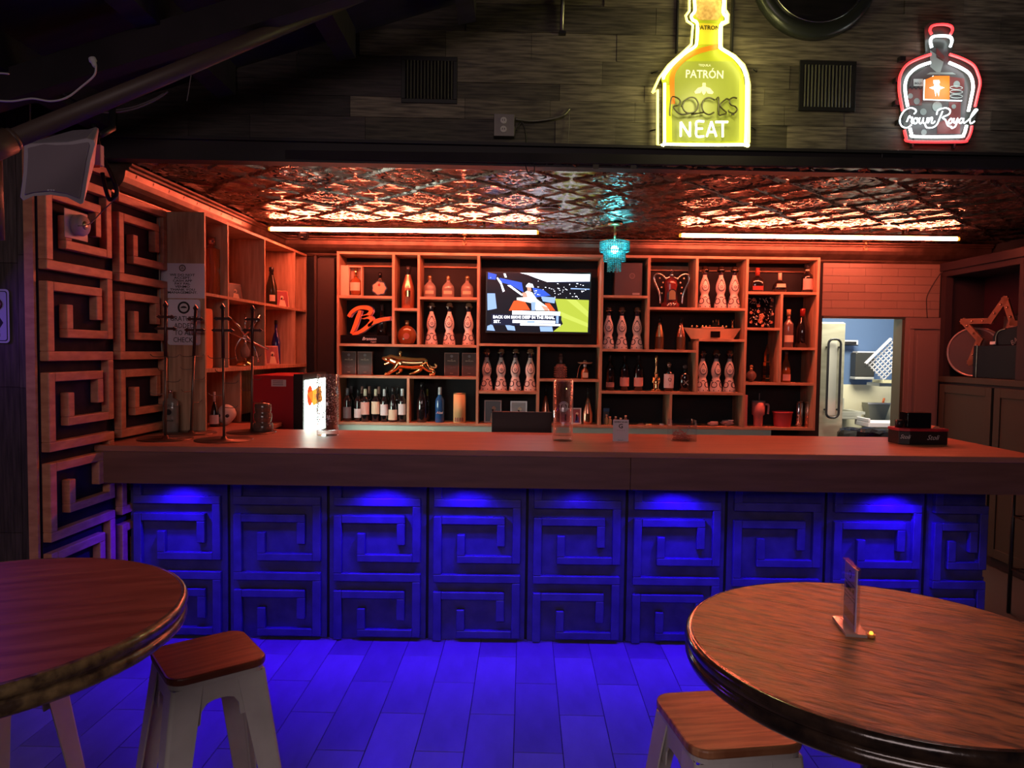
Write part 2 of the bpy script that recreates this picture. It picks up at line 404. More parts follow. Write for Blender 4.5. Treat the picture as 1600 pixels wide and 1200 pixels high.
# ================================================================ BAR
XL, XR = -2.16, 2.777
bar = thing('bar_counter', 'long bar counter with red-brown top, thick fascia and blue-lit greek key front', 'bar counter', (0, YF, 0))
wl_ = lambda y, e=.003: (lwx(YF + y) + e, y)
mb = MB(); mb.hprism([wl_(0), (XR, 0), (XR, .84), wl_(.84)], CT - .03, CT); mb.build('countertop', ctop, bar, bevel=.003)
mb = MB(); mb.hprism([wl_(.841), (-1.60, .841), (-1.60, 1.28), wl_(1.28)], CT - .03, CT); mb.build('countertop_return', ctop, bar, bevel=.003)
mb = MB(); mb.box(-2.08, -1.62, .80, 1.26, 0, CT - .031); mb.build('return_carcass', black, bar)
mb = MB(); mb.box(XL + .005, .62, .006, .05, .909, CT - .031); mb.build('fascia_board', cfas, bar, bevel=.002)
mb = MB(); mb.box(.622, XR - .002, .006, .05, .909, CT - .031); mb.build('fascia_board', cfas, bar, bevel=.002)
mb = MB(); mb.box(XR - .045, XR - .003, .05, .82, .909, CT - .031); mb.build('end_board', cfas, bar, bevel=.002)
mb = MB(); mb.box(XL + .03, XR - .05, .05, .27, .93, CT - .032); mb.build('underside_board', barp, bar)
BX0 = -2.084
mb = MB(); mb.box(BX0 - .02, 2.64, .28, .78, .0, CT - .032); mb.build('carcass', black, bar)
for k in range(9):
    x0 = BX0 + k * .5535; W = .482 if k < 8 else .295
    mb = MB(); mb.box(x0 - .028, min(x0 + W + .028, 2.64), .262, .279, .002, CT - .035); pn = mb.build('front_panel', barp, bar)
    for ct in ZF:
        key_strips(pn, x0, 0, CT - .035, .262, .034, barp, ct, W, .004)
mb = MB()
for z in (.11, .25, .34, .50, .60, .72): MB().box(2.64, 2.675, .30, .74, z, z + .045).build('side_strip', barp, bar, bevel=.003)
pass
# LED pucks under the counter lip
ledm = mat('blue_led', (.02, .02, .2), .3, emit=(.12, .05, 1), es=18)
def led(px, pw, k):
    X = P(px, 772, 3.87).x
    t = thing('led_puck', 'small blue light under the counter lip, ' + k, 'light', (X, 3.80, .93), 0, 'blue lights under the counter lip')
    MB().cyl((0, 0, -.012), .02, .012, 14).build('housing', blackp, t); MB().cyl((0, 0, -.0145), .015, .0025, 14).build('lens', ledm, t)
    l = bpy.data.lights.new('led_light', 'SPOT'); l.color = BLUE; l.energy = pw; l.spot_size = 2.5; l.spot_blend = .6; l.shadow_soft_size = .015
    o = bpy.data.objects.new('led_light', l); COL.objects.link(o); o.parent = t; o.location = (0, -.012, -.018); o.rotation_euler = (-.12, 0, 0)
for a in ((285, 19, 'leftmost of six'), (600, 24, 'second of six from the left'), (730, 19, 'third of six from the left'), (905, 6, 'fourth of six from the left'), (1055, 23, 'fifth of six from the left'), (1395, 29, 'rightmost of six')): led(*a)
mb = MB(); mb.box(-2.0, 2.55, .0, .012, -.006, 0)
ls = mb.build('led_strip', mat('blue_led_strip', (.02, .02, .2), .4, emit=BLUE, es=2.0), None, loc=(0, 3.78, .909 + .021))
tag(ls, 'long thin blue light strip fixed under the bar top', 'light')
area('bar_blue_light', (.2, 3.74, .90), (.2, 3.60, 0), 4.4, .03, BLUE, 30, 1.6)
# ================================================================ BACK BAR SHELVING
YS = 5.95; YI = 6.06
def XP(px, py=530, Y=YS): return P(px, py, Y).x
def ZP(px, py, Y=YS): return P(px, py, Y).z
VX = {0: XP(528, 530), 1: XP(614.5, 460), 2: XP(654, 460), 3: (XP(747.5, 470) + XP(745.5, 600)) / 2, 31: XP(637.5, 626),
      4: (XP(941, 470) + XP(938, 600)) / 2, 41: XP(841, 600), 5: XP(1013.5, 475), 6: XP(1089, 445), 62: XP(1089, 572), 61: XP(1048, 641),
      7: (XP(1167, 480) + XP(1162, 620)) / 2, 8: XP(1220, 530), 9: (XP(1279, 450) + XP(1272, 640)) / 2}
Z = {'T': ZP(900, 399.5), 'B': ZP(900, 666), 's1': ZP(572, 464), 's2': ZP(634, 483.5), 's3': ZP(700, 466), 'f1': ZP(638, 540), 'g1': ZP(638, 589.5),
     'tv': ZP(845, 539.7), 'm1': ZP(794, 613.5), 'm2': ZP(889, 594.5), 'a1': ZP(977, 463.5), 'b1': ZP(1089, 482.6), 'a2': ZP(1015, 548),
     'c1': ZP(1127, 531.7), 'd1': ZP(1050, 614.4), 'e1': ZP(1222, 458), 'e2': ZP(1194, 514), 'e3': ZP(1248, 545), 'e4': ZP(1218, 600)}
H2 = .0105; SD = .275
shelf = thing('back_bar_shelving', 'wide open plywood shelving behind the bar with many compartments around a screen', 'shelves', (0, YS, 0))
for v, za, zb in ((0, 'B', 'T'), (1, 'f1', 'T'), (2, 'f1', 'T'), (3, 'B', 'T'), (31, 'B', 'g1'), (4, 'B', 'T'), (41, 'B', 'tv'), (5, 'a2', 'T'), (6, 'b1', 'T'),
                  (62, 'd1', 'c1'), (61, 'B', 'd1'), (7, 'B', 'T'), (8, 'e4', 'e1'), (9, 'B', 'T')):
    full = v in (0, 9); z0 = Z[za] + (H2 if not full else -H2); z1 = Z[zb] - (H2 if not full else -H2)
    MB().box(VX[v] - H2, VX[v] + H2, 0, SD, z0, z1).build('upright', plyv, shelf, bevel=.001)
for z, a, b in (('T', 0, 9), ('B', 0, 9), ('s1', 0, 1), ('s2', 1, 2), ('s3', 2, 3), ('f1', 0, 3), ('g1', 0, 3), ('tv', 3, 4), ('m1', 3, 41), ('m2', 41, 4), ('a1', 4, 5),
                ('b1', 5, 7), ('a2', 4, 62), ('c1', 62, 7), ('d1', 4, 7), ('e1', 7, 9), ('e2', 7, 8), ('e3', 8, 9), ('e4', 7, 9)):
    x0, x1 = VX[a] + H2, VX[b] - H2
    if z == 'a2': x1 += .0
    MB().box(x0, x1, 0, SD, Z[z] - H2, Z[z] + H2).build('shelf_board', ply, shelf, bevel=.001)
for a, b in ((0, 1), (2, 3), (5, 6), (6, 7), (7, 9)):       # mounting cleats high in the top row
    MB().box(VX[a] + H2, VX[b] - H2, SD - .02, SD, Z['T'] - .085, Z['T'] - .045).build('cleat', ply, shelf)
MB().box(VX[0] + .0, VX[9] - .0, SD + .001, SD + .006, Z['B'], Z['T']).build('back_panel', charc, shelf)
mint = mat('mint_white_base', (.78, .84, .72), .5)
bc = thing('base_cabinet', 'pale base cabinet running under the back shelving, its top edge just above the counter', 'cabinet', (0, YS, 0))
MB().box(VX[0] - .02, VX[9] - .35, .02, .28, 0, Z['B'] - H2 - .001).build('carcass', mint, bc)
for k in range(6):
    xa = VX[0] + k * .605; MB().box(xa, xa + .59, .004, .02, .10, Z['B'] - .10).build('door', mint, bc, bevel=.003)
def top(z): return Z[z] + H2
S = YI / F      # metres per photo pixel at item depth
# ---------------------------------------------------------------- bottles
SH = {
 'wine': ([(.0, .0), (.92, 0), (1, .015), (1, .60), (.93, .66), (.5, .745), (.38, .79), (.36, .985), (.3, 1)], .79),
 'champ': ([(0, 0), (.92, 0), (1, .015), (1, .42), (.93, .52), (.62, .68), (.40, .80), (.34, .88), (.42, .90), (.40, .99), (.3, 1)], .72),
 'squat': ([(0, 0), (.95, 0), (1, .02), (1, .40), (.9, .52), (.55, .64), (.30, .70), (.28, .80), (.34, .81)], .81),
 'flask': ([(0, 0), (.6, 0), (.85, .06), (1, .25), (.98, .42), (.8, .56), (.35, .64), (.26, .68), (.26, .86)], .84),
 'onion': ([(0, 0), (.7, 0), (.95, .10), (1, .22), (.9, .38), (.55, .54), (.24, .64), (.22, .86)], .80),
 'spirit': ([(0, 0), (.95, 0), (1, .015), (1, .55), (.9, .64), (.4, .72), (.32, .76), (.32, .84)], .84),
 'tallt': ([(0, 0), (.95, 0), (1, .01), (.92, .5), (.6, .66), (.34, .74), (.30, .90)], .90),
 'pyram': ([(0, 0), (.9, 0), (1, .02), (1, .10), (.95, .30), (.55, .55), (.22, .72), (.20, .95)], .78),
}
def bottle(label, px, z, hpx, wpx, shape, body, cap, lab=None, group=None, Y=YI, name='bottle', lb=(.12, .42), neck=None, arc=1.1, sy=1, X=None, sc_=None, capr=1.15, ball=False, rz=0):
    s = sc_ or S * (Y / YI); h = hpx * s; r = wpx * s / 2
    x = X if X is not None else P(px, 540, Y).x
    t = thing(name, label, 'bottle', (x, Y, z), rz, group)
    pr, zc = SH[shape]
    prof = [(max(a * r, 1e-6), b * h) for a, b in pr if b <= (zc if not pr[-1][1] >= .98 else 1.1)]
    MB().lathe(prof, 20, sy=sy).build('glass_body', body, t)
    rn = pr[-2][0] * r if pr[-1][1] >= .98 else pr[-1][0] * r
    if cap:
        if pr[-1][1] >= .98:
            c = [(a * r * 1.04 + .0003, b * h) for a, b in pr if b >= zc - .001]
            c = [(c[0][0], c[0][1])] + c[1:-1] + [(c[-1][0], h * 1.003)]
            MB().lathe(c, 16, sy=sy).build('foil_cap', cap, t)
        elif ball: MB().lathe([(rn * 1.1, prof[-1][1]), (rn * 1.1, zc * h + .004)], 14).ball((0, 0, (zc + 1) / 2 * h), (1 - zc) / 2 * h * 1.02, 10).build('stopper', cap, t)
        else: MB().cyl((0, 0, prof[-1][1]), rn * capr, h - prof[-1][1], 16).build('cap', cap, t)
    def rad(q):
        q /= h
        for (a, b), (c_, d) in zip(pr, pr[1:]):
            if b <= q <= d and d > b: return r * (a + (c_ - a) * (q - b) / (d - b))
        return r
    if lab:
        z0, z1 = lb[0] * h, lb[1] * h; n = 10; vs = []; fs = []
        for i in range(n + 1):
            a = -PI / 2 - arc + 2 * arc * i / n
            for q in (z0, z1):
                rr_ = max(rad(q), rad((z0 + z1) / 2)) + .0012
                vs.append((rr_ * math.cos(a), rr_ * math.sin(a) * sy - (.0006 if sy < 1 else 0), q))
        for i in range(n): fs.append((2 * i, 2 * i + 2, 2 * i + 3, 2 * i + 1))
        MB().add(vs, fs, 0, True).build('label', lab, t)
    if neck:
        q = .82 * h; 
        MB().lathe([(rad(.78 * h) + .001, .78 * h), (rad(.84 * h) + .001, .84 * h)], 16, sy=sy).build('neck_band', neck, t)
    return t
# painted ceramic bottle, the same for every trio
CP = [(0, 0), (.052, 0), (.053, .004), (.051, .03), (.046, .06), (.040, .088), (.033, .108), (.0295, .118), (.032, .130), (.0395, .150), (.0415, .172), (.040, .195), (.034, .222), (.025, .248), (.018, .266), (.0165, .285)]
def crad(z):
    for (a, b), (c, d) in zip(CP, CP[1:]):
        if b <= z <= d and d > b: return a + (c - a) * (z - b) / (d - b)
    return .0165
def sp(a, z, e=.0008):
    r = crad(z) + e; return (r * math.sin(a), -r * math.cos(a), z)
capm = mat('pewter_cap', (.45, .40, .36), .22, 1)
def make_ceramic():
    t = thing('painted_ceramic_bottle', 'x', 'bottle')
    MB().lathe([(max(a, 1e-6), b) for a, b in CP], 24).build('ceramic_body', ceram, t)
    MB().lathe([(.0175, .283), (.0155, .30), (.015, .322)], 16).build('neck_band', paintb, t)
    mb = MB(); n = 8
    mb.lathe([(.016, .320), (.036, .322), (.034, .328), (.026, .332), (.0255, .345), (.018, .356), (.001, .360)], 18)
    for i in range(n):
        a0, a1 = 2 * PI * i / n, 2 * PI * (i + .9) / n; am = (a0 + a1) / 2
        mb.add([(.035 * math.cos(a0), .035 * math.sin(a0), .322), (.035 * math.cos(a1), .035 * math.sin(a1), .322), (.021 * math.cos(am), .021 * math.sin(am), .298)], [(0, 1, 2), (2, 1, 0)])
    mb.build('cap', capm, t)
    pt = MB()
    for base in (0, PI):
        n = 22
        for i in range(n):
            th = 2 * PI * i / n; zz = .188 + .046 * math.cos(th) * (1.15 if math.cos(th) > 0 else .85); wd = .72 * math.sin(th) * (1 - .45 * max(0, math.cos(th)))
            p = sp(base + wd, zz); pt.ball(p, .0045, 4)
        pt.tube([sp(base + .22 * math.cos(q), .182 + .009 * math.sin(q)) for q in [k * PI / 5 for k in range(10)]],   .0022, 4, closed=True)
    for b in range(4):
        for s_ in (-1, 1):
            a0 = b * PI / 2 + PI / 4
            pts = [sp(a0 + s_ * (.10 + .42 * math.sin(q)), .062 + .022 * math.cos(q) - .0) for q in [k * .42 for k in range(9)]]
            pt.tube(pts, .0040, 4)
        pt.tube([sp(b * PI / 2 + q, .098 - .006 * abs(q) * 3) for q in (-.35, -.18, 0, .18, .35)], .0042, 4)
    for i in range(8): pt.ball(sp(i * PI / 4, .014), .0048, 4)
    pt.build('painted_pattern', paintb, t, kind='stuff')
    return t
cer0 = make_ceramic(); used = [False]
def ceramic(px, z, lab, grp, rz=0, Y=YI, s=1):
    if used[0]: t = copy_tree(cer0)
    else: t = cer0; used[0] = True
    t.location = (P(px, 530, Y).x, Y, z); t.rotation_euler = (0, 0, rz); t.scale = (s, s, s)
    return tag(t, lab, 'bottle', grp)
def trio(pxs, z, where, s=1):
    n = len(pxs)
    nm = {3: ('left one of three', 'middle one of three', 'right one of three'), 4: ('leftmost of four', 'second from left of four', 'third from left of four', 'rightmost of four')}[n]
    for i, px in enumerate(pxs):
        ceramic(px, z, 'white painted ceramic bottle, %s %s' % (nm[i], where), 'painted ceramic bottles ' + where, R.uniform(-.25, .25), s=s)
trio((674, 702, 732), top('f1'), 'just left of the screen')
trio((761, 783.5, 806, 829), top('m1'), 'right under the screen')
trio((950.5, 971, 995), top('a2'), 'right of the screen under the grey box')
trio((1099, 1124, 1145), top('b1'), 'on the top row beside the crown decanter')
trio((1099, 1120, 1141), top('d1'), 'under the toy ship')
# --- top left bay
def label_print(t, s_, size, x, y, z, m=ink, **k): return text(s_, size, m, t, (x, y, z), **k)
z = top('s1')
t = thing('gift_box', 'open cream gift box with a dark round bottle inside, top left shelf', 'box', (XP(556, 460, YI), YI, z))
cg = mat('cream_card', (.74, .52, .38), .6)
MB().box(-.057, .057, -.03, .05, 0, .01).box(-.057, .057, .04, .05, .01, .245).box(-.057, -.050, -.03, .04, .01, .245).box(.050, .057, -.03, .04, .01, .245).box(-.057, .057, -.03, .05, .245, .252).build('tray', cg, t, bevel=.001)
MB().box(-.085, 0, -.003, .003, 0, .256).build('lid', cg, t, loc=(-.058, -.032, 0), rot=(0, 0, .35))
bottle('dark round bottle with cream label standing in the open gift box', 0, z + .010, 42, 19, 'flask', gamber, goldm, cream, X=XP(556, 460, YI), lb=(.16, .46), arc=.9)
t = thing('crest_bottle', 'dark bottle behind a large scalloped shield-shaped label, top left shelf', 'bottle', (XP(594, 440, YI), YI, z))
MB().lathe([(.03, 0), (.05, .02), (.06, .07), (.045, .12), (.016, .15), (.014, .20)], 20, sy=.5).build('glass_body', gdark, t)
MB().cyl((0, 0, .17), .017, .035).build('cap', blackg, t)
sh = []
for i in range(28):
    a = 2 * PI * i / 28; r_ = .054 + .004 * math.cos(a * 7); sh.append((r_ * math.cos(a), .07 + r_ * math.sin(a) * .95))
MB().prism(sh, -.046, -.040).build('shield_label', mat('cream_shield', (.80, .45, .30), .5), t)
MB().prism([(x * 1.16, .07 + (zz - .07) * 1.16) for x, zz in sh], -.040, -.034).build('silver_edge', chrome, t)
MB().prism([(-.012, .095), (0, .112), (.012, .095), (0, .083)], -.048, -.046).build('red_crest', mat('red_crest', (.55, .03, .02), .5), t)
# --- B display and dark bottle
z = top('f1')
t = thing('display_stand', 'black lit display plinth with a large orange script B on the left shelf', 'display', (XP(572, 530, YI), YI - .02, z))
MB().box(-.205, .205, -.05, .07, 0, .072).build('plinth', blackg, t, bevel=.003)
text('Branson', .036, paper, t, (.04, -.051, .042), shear=.35, name='plinth_lettering'); text('Cognac', .016, paper, t, (.075, -.051, .018), shear=.35, name='plinth_lettering')
bz = lambda x, y: ((x - 320) / 6.667 * S, (895 - y) / 6.667 * S + .072)
def strip_letter(strokes, wd, y0, y1, m):
    mb = MB()
    for st in strokes:
        pts = smoothpts([(a, 0, b) for a, b in st], 6); n = len(pts); vs = []
        for i, p in enumerate(pts):
            tg = (pts[min(i + 1, n - 1)] - pts[max(i - 1, 0)]).normalized(); nn = Vector((-tg.z, 0, tg.x)); ww = wd(i / (n - 1)) / 2
            for y in (y0, y1):
                for s_ in (-1, 1): q = p + nn * ww * s_; vs.append((q.x, y, q.z))
        fs = []
        for i in range(n - 1):
            a = i * 4; b = a + 4
            fs += [(a, a + 1, b + 1, b), (a + 2, b + 2, b + 3, a + 3), (a, b, b + 2, a + 2), (a + 1, a + 3, b + 3, b + 1)]
        fs += [(0, 2, 3, 1), ((n - 1) * 4, (n - 1) * 4 + 1, (n - 1) * 4 + 3, (n - 1) * 4 + 2)]
        mb.add(vs, fs, m)
    return mb
st = [[(178, 880), (215, 800), (250, 700), (270, 640)], [(148, 705), (190, 650), (260, 612), (340, 610), (382, 640), (350, 685), (285, 708)], [(285, 712), (350, 705), (390, 735), (360, 790), (300, 840), (240, 872), (190, 880)], [(350, 800), (410, 760), (490, 732), (578, 718)]]
st = [[bz(*p) for p in s_] for s_ in st]
strip_letter(st, lambda f: .036 * (1 - .35 * abs(2 * f - 1)), -.03, 0, 0).build('script_letter', orange, t)
strip_letter([[(a + .008, b + .002) for a, b in s_] for s_ in st], lambda f: .036, .001, .012, 0).build('letter_backing', mat('pale_violet_backing', (.5, .3, .45), .4), t)
bottle('black bottle standing behind the orange script B', 597, z + .073, 48, 15, 'champ', gdark, blackp, None, Y=6.11)
# --- second bay
bottle('tall rose gold champagne bottle, second bay of the top row', 637, top('s2'), 66, 20, 'champ', rosego, blackp, goldm, lb=(.28, .42), arc=.5, name='champagne_bottle')
t = thing('round_decanter', 'round cognac decanter with fleur stopper below the rose gold champagne bottle', 'bottle', (XP(636, 520, YI), YI, top('f1')))
MB().lathe([(.035, 0), (.06, .01), (.078, .05), (.08, .075), (.072, .11), (.045, .145), (.018, .16), (.015, .175)], 28, sy=.55).build('glass_body', gamber, t)
MB().cyl((0, 0, .17), .018, .035, 12).build('stopper', brass, t)
MB().tube([(.079 * math.cos(a), 0, .075 + .079 * math.sin(a)) for a in [i * 2 * PI / 36 for i in range(36) if not 7 <= i <= 11]], .0035, 5).build('beaded_rim', gclear, t)
MB().prism(circ(0, .07, .026, 18), -.047, -.044).build('medallion', mat('red_brown_medallion', (.35, .08, .05), .4), t)
# --- three squat clear bottles
for i, px in enumerate((671, 699.5, 729)):
    t = bottle('squat clear bottle with a round stopper, %s of three on the top row' % ('left', 'middle', 'right')[i], px, top('s3'), 35, 19.5, 'squat', gclear, brass, cream, 'squat clear bottles on the top row', lb=(.16, .30), arc=.7, ball=True, sy=.75)
# --- jaguar row
z = top('g1')
def slab(label, px, z, wpx, hpx, m, Y=YI, d=.05, cat='box', name='presentation_box', group=None, edge=True):
    t = thing(name, label, cat, (XP(px, 570, Y), Y, z), 0, group); w_ = wpx * S / 2; h = hpx * S
    MB().box(-w_, w_, -d / 2, d / 2, 0, h).build('box_body', m, t, bevel=.001)
    if edge: MB().box(-w_ * .93, w_ * .93, -d / 2 - .001, -d / 2, h * .03, h * .97).build('front_print', mat('brown_print', (.06, .03, .025), .4), t)
    return t
bxm = mat('dark_brown_card', (.28, .14, .11), .4)
for i, px in enumerate((546, 571, 706, 733.5)):
    t = slab('dark brown presentation box with pale edges, %s' % ('far left of the gold panther', 'just left of the gold panther', 'just right of the gold panther', 'far right of the gold panther')[i], px, z, 22.5, 36.5, bxm, group='brown boxes beside the gold panther')
    MB().prism(circ(0, .17, .012, 14), -.0275, -.026).build('seal', greyink, t)
    text('MACALLAN', .013, cream, t, (0, -.0272, .13), name='box_lettering'); text('THE', .007, cream, t, (0, -.0272, .142), name='box_lettering'); text('HIGHLAND SINGLE\nMALT', .008, greyink, t, (0, -.0272, .07), name='box_lettering'); text('WHISKY', .007, cream, t, (0, -.0272, .025), name='box_lettering')
t = thing('panther_statue', 'polished gold panther decanter prowling to the left on the middle left shelf', 'statue', (XP(640, 570, YI), YI, z))
q = lambda x, y, d=0: ((x - 800) * .000816, d, (385 - y) * .000816)
def cq(L_): return [(*q(x, y, d), r_) for x, y, d, r_ in L_]
def limb(mb, pts, m=0, n=10):
    pts = [(*p[:3], p[3] * 1.22) for p in pts]; mb.tube(smoothpts([p[:3] for p in pts], 4), [a for i in range(len(pts) - 1) for a in [pts[i][3] + (pts[i + 1][3] - pts[i][3]) * k / 4 for k in range(4)]] + [pts[-1][3]], n, m)
mb = MB()
limb(mb, cq([(560, 225, 0, .018), (600, 212, 0, .030), (660, 232, 0, .036), (720, 248, 0, .046), (800, 256, 0, .044), (880, 255, 0, .040), (950, 250, 0, .036), (985, 268, 0, .018)]), n=14)
limb(mb, cq([(600, 205, 0, .026), (560, 212, 0, .020), (520, 208, 0, .012), (508, 208, 0, .005)]), n=12)           # muzzle
limb(mb, cq([(590, 245, 0, .016), (560, 260, 0, .010), (533, 268, 0, .007)]))                                     # open jaw
for s_ in (-.016, .016): mb.ball(q(612, 182, s_), .009, 6)
limb(mb, cq([(975, 262, 0, .014), (1020, 290, 0, .009), (1065, 298, 0, .008), (1082, 278, 0, .007), (1060, 262, 0, .006)]))
limb(mb, cq([(690, 260, -.025, .028), (655, 310, -.028, .019), (610, 345, -.03, .013), (575, 368, -.03, .012), (545, 372, -.03, .010)]))
limb(mb, cq([(715, 265, .025, .028), (705, 320, .028, .018), (690, 355, .03, .012), (655, 372, .03, .010)]))
limb(mb, cq([(920, 265, .022, .032), (905, 320, .028, .019), (850, 355, .03, .012), (795, 373, .03, .010)]))
limb(mb, cq([(955, 262, -.022, .034), (1000, 315, -.028, .019), (1055, 335, -.03, .012), (1050, 368, -.03, .011), (1015, 374, -.03, .010)]))
mb.build('panther_body', goldm, t)
MB().lathe([(.008, 0), (.008, .03), (.014, .036), (.017, .05), (.012, .062), (.001, .068)], 12, c=q(703, 212)).build('stopper', goldm, t)
# --- wine row
z = top('B')
wl = [(543, 52, 14, greyink, (.10, .44), greyink), (559.5, 50, 12, paper, (.12, .40), blackp), (571, 51, 15, pinkl, (.22, .60), cream), (587.5, 51, 14, cream, (.24, .62), cream), (601, 51, 13, paper, (.20, .54), paper), (614.5, 54, 15, cream, (.06, .36), blackp), (629, 52, 13, paper, (.22, .55), paper)]
od = ('first', 'second', 'third', 'fourth', 'fifth', 'sixth', 'seventh')
ds = ('grey label and grey foil', 'small white label and black foil', 'large pink label and cream foil', 'large cream label and cream foil', 'white label and white foil', 'low cream label and sloping shoulders', 'white label and foil beside the upright')
for i, (px, h, w_, lb_, lz, cp) in enumerate(wl):
    t = bottle('wine bottle with %s, %s in the front row' % (ds[i], od[i]), px, z, h, w_ * .93, 'champ' if i == 5 else 'wine', gdark, cp, lb_, 'wine bottles in the bottom left compartment', name='wine_bottle', lb=lz, arc=1.25, Y=6.02)
for i, px in enumerate((549, 566, 577.5, 592.5, 604.5, 622)):
    bottle('dark wine bottle in the back row of wines, %s from the left' % od[i], px, z, 53, 12, 'wine', gdark, (greyink, bxm, bxm, bxm, blackp, blackp)[i], None, 'wine bottles in the bottom left compartment', name='wine_bottle', Y=6.13)
bottle('tall dark bottle with faint label, bottom shelf left of the blue bottle', 660, z, 62, 16, 'champ', gdark, blackg, None, Y=6.03)
bottle('olive green bottle standing behind the tall dark bottle on the bottom shelf', 668.5, z, 50, 10, 'wine', gdark, ggreen, None, Y=6.14)
bottle('bright blue bottle with white cap on the bottom shelf', 688, z, 55, 14.5, 'wine', gblue, paper, None, Y=6.03)
o = [c for c in COL.objects if c.get('label', '').startswith('bright blue')][0]; text('Alizé', .028, paper, o, (0, -.0405, .085), shear=.4, name='script_lettering')
t = thing('gift_tube', 'yellow cardboard gift tube with a printed town scene, bottom shelf', 'tube', (XP(718, 630, 6.03), 6.03, z))
MB().cyl((0, 0, 0), .052, .243, 24).build('tube_body', mat('yellow_card', (.78, .58, .28), .5), t)
MB().cyl((0, 0, .243), .0525, .010, 24).build('tin_lid', brass, t)
mb = MB()
for i in range(4):
    a = -.6 + i * .4; M = Matrix.Rotation(a, 4, 'Z'); mb.prism([(-.007, .012), (.007, .012), (.007, .04), (0, .05), (-.007, .04)], -.0535, -.052, M=M)
mb.build('printed_houses', bxm, t)
# --- TV
tvp = mat('tv_bezel', (.01, .01, .012), .25)
tc_ = P(841, 473, 6.10); TW = 160.5 * 6.10 / F; TH = 91.5 * 6.10 / F
t = thing('television', 'wall screen in the middle of the shelving showing a tennis match', 'television', (tc_.x, 6.10, tc_.z - TH / 2 - .0))
MB().box(-TW / 2 - .010, TW / 2 + .010, 0, .045, -.012, TH + .010).build('bezel', tvp, t, bevel=.003)
MB().box(-.12, .12, .045, .122, TH * .3, TH * .7).build('wall_mount', blackp, t)
def scr(n, c, e=1.5): return mat('screen_' + n, (0, 0, 0), .3, emit=c, es=e, spec=.3)
S_W = scr('white', (.85, .88, 1), 3.6); S_B = scr('blue', (.03, .10, .65)); S_K = scr('dark', (.004, .005, .012), 1); S_G = scr('grass', (.42, .50, .05), 1.5); S_G2 = scr('grass_light', (.50, .58, .09), 1.6)
S_O = scr('orange', (1, .10, .02)); S_S = scr('skin', (.8, .35, .25)); S_T = scr('towel', (.85, .9, .85)); S_N = scr('navy', (.01, .015, .05), 1); S_P = scr('pale_blue', (.3, .45, .8)); S_R = scr('crowd', (.5, .3, .35), 1)
MB().box(0, TW, -.001, 0, 0, TH).build('screen', S_K, t, loc=(-TW / 2, 0, 0))
def sx(x, y): return ((x - 140) / 1065 * TW - TW / 2, (858 - y) / 606 * TH)
layer = [0]
scrn = [c for c in t.children if c.name.startswith('screen')][0]
def spq(name, pts, m):
    layer[0] += 1; y = -.001 - layer[0] * .00006
    many = isinstance(pts[0][0], (tuple, list)); mb = MB()
    for p in (pts if many else [pts]):
        mb.prism([(a + TW / 2, b) for a, b in (sx(*c) for c in p)], y - .00004, y)
        if many and len(pts) < 12: mb.build(name, m, scrn); mb = MB()
    if mb.v: mb.build(name, m, scrn, kind='stuff' if many else None)
spq('sky', [(480, 252), (1203, 258), (1200, 330), (760, 340), (640, 300), (560, 270)], S_W)
spq('blue_seats', [[(150, 250), (240, 270), (230, 325), (150, 320)], [(270, 305), (500, 350), (520, 450), (480, 430), (380, 375), (280, 350)], [(610, 400), (720, 420), (800, 480), (640, 500)]], S_B)
spq('stair_rail', [[(350, 380), (385, 380), (520, 480), (500, 485)], [(310, 260), (330, 260), (345, 300), (325, 300)], [(250, 300), (290, 350), (325, 440), (305, 450), (280, 370), (240, 310)]], S_W)
cr = []
for _ in range(46):
    x = R.uniform(620, 1190); y = R.uniform(350, 510) if x > 700 else R.uniform(300, 480); a = R.uniform(5, 16); b = R.uniform(4, 9); cr.append([(x, y), (x + a, y + 2), (x + a, y + b), (x, y + b)])
spq('crowd', cr, S_W)
spq('crowd_blue', [[(x, y), (x + 14, y), (x + 14, y + 10), (x, y + 10)] for x, y in ((170, 300), (640, 445), (680, 470), (1170, 300), (820, 320), (900, 310), (1050, 320))], S_P)
spq('stand_shade', [(760, 340), (1203, 335), (1203, 350), (760, 350)], S_N)
spq('ledge', [[(1005, 400), (1200, 405), (1200, 415), (1005, 412)], [(700, 490), (850, 500), (840, 560), (720, 540)]], S_P)
spq('grass_court', [(845, 512), (1195, 522), (1188, 852), (830, 850), (930, 770), (880, 640)], S_G)
spq('mown_stripe', [[(960, 518), (1060, 520), (1190, 640), (1190, 700)], [(900, 640), (1190, 760), (1190, 800), (920, 700)]], S_G2)
spq('bench_ends', [[(145, 465), (225, 465), (245, 620), (150, 640)], [(150, 800), (200, 780), (230, 850), (145, 845)], [(330, 780), (430, 800), (440, 845), (360, 840)], [(690, 800), (820, 800), (830, 850), (700, 850)]], S_P)
spq('red_towel', [[(370, 640), (420, 540), (520, 525), (590, 630)], [(740, 560), (790, 560), (850, 635), (780, 635)]], S_O)
spq('player_body', [[(515, 460), (560, 430), (610, 450), (660, 520), (760, 590), (790, 635), (650, 635), (600, 560), (450, 530), (450, 505), (540, 500)]], S_T)
spq('player_face', [[(555, 395), (595, 400), (600, 435), (560, 440)], [(505, 455), (545, 450), (560, 500), (515, 500)], [(700, 580), (770, 600), (780, 635), (740, 635)]], S_S)
spq('player_cap', [[(545, 380), (570, 355), (610, 365), (625, 400), (545, 395)]], S_W)
spq('bottle_cup', [[(600, 550), (645, 550), (640, 635), (605, 635)]], S_P)
spq('caption_bar', [(190, 675), (915, 690), (910, 790), (190, 790)], S_N)
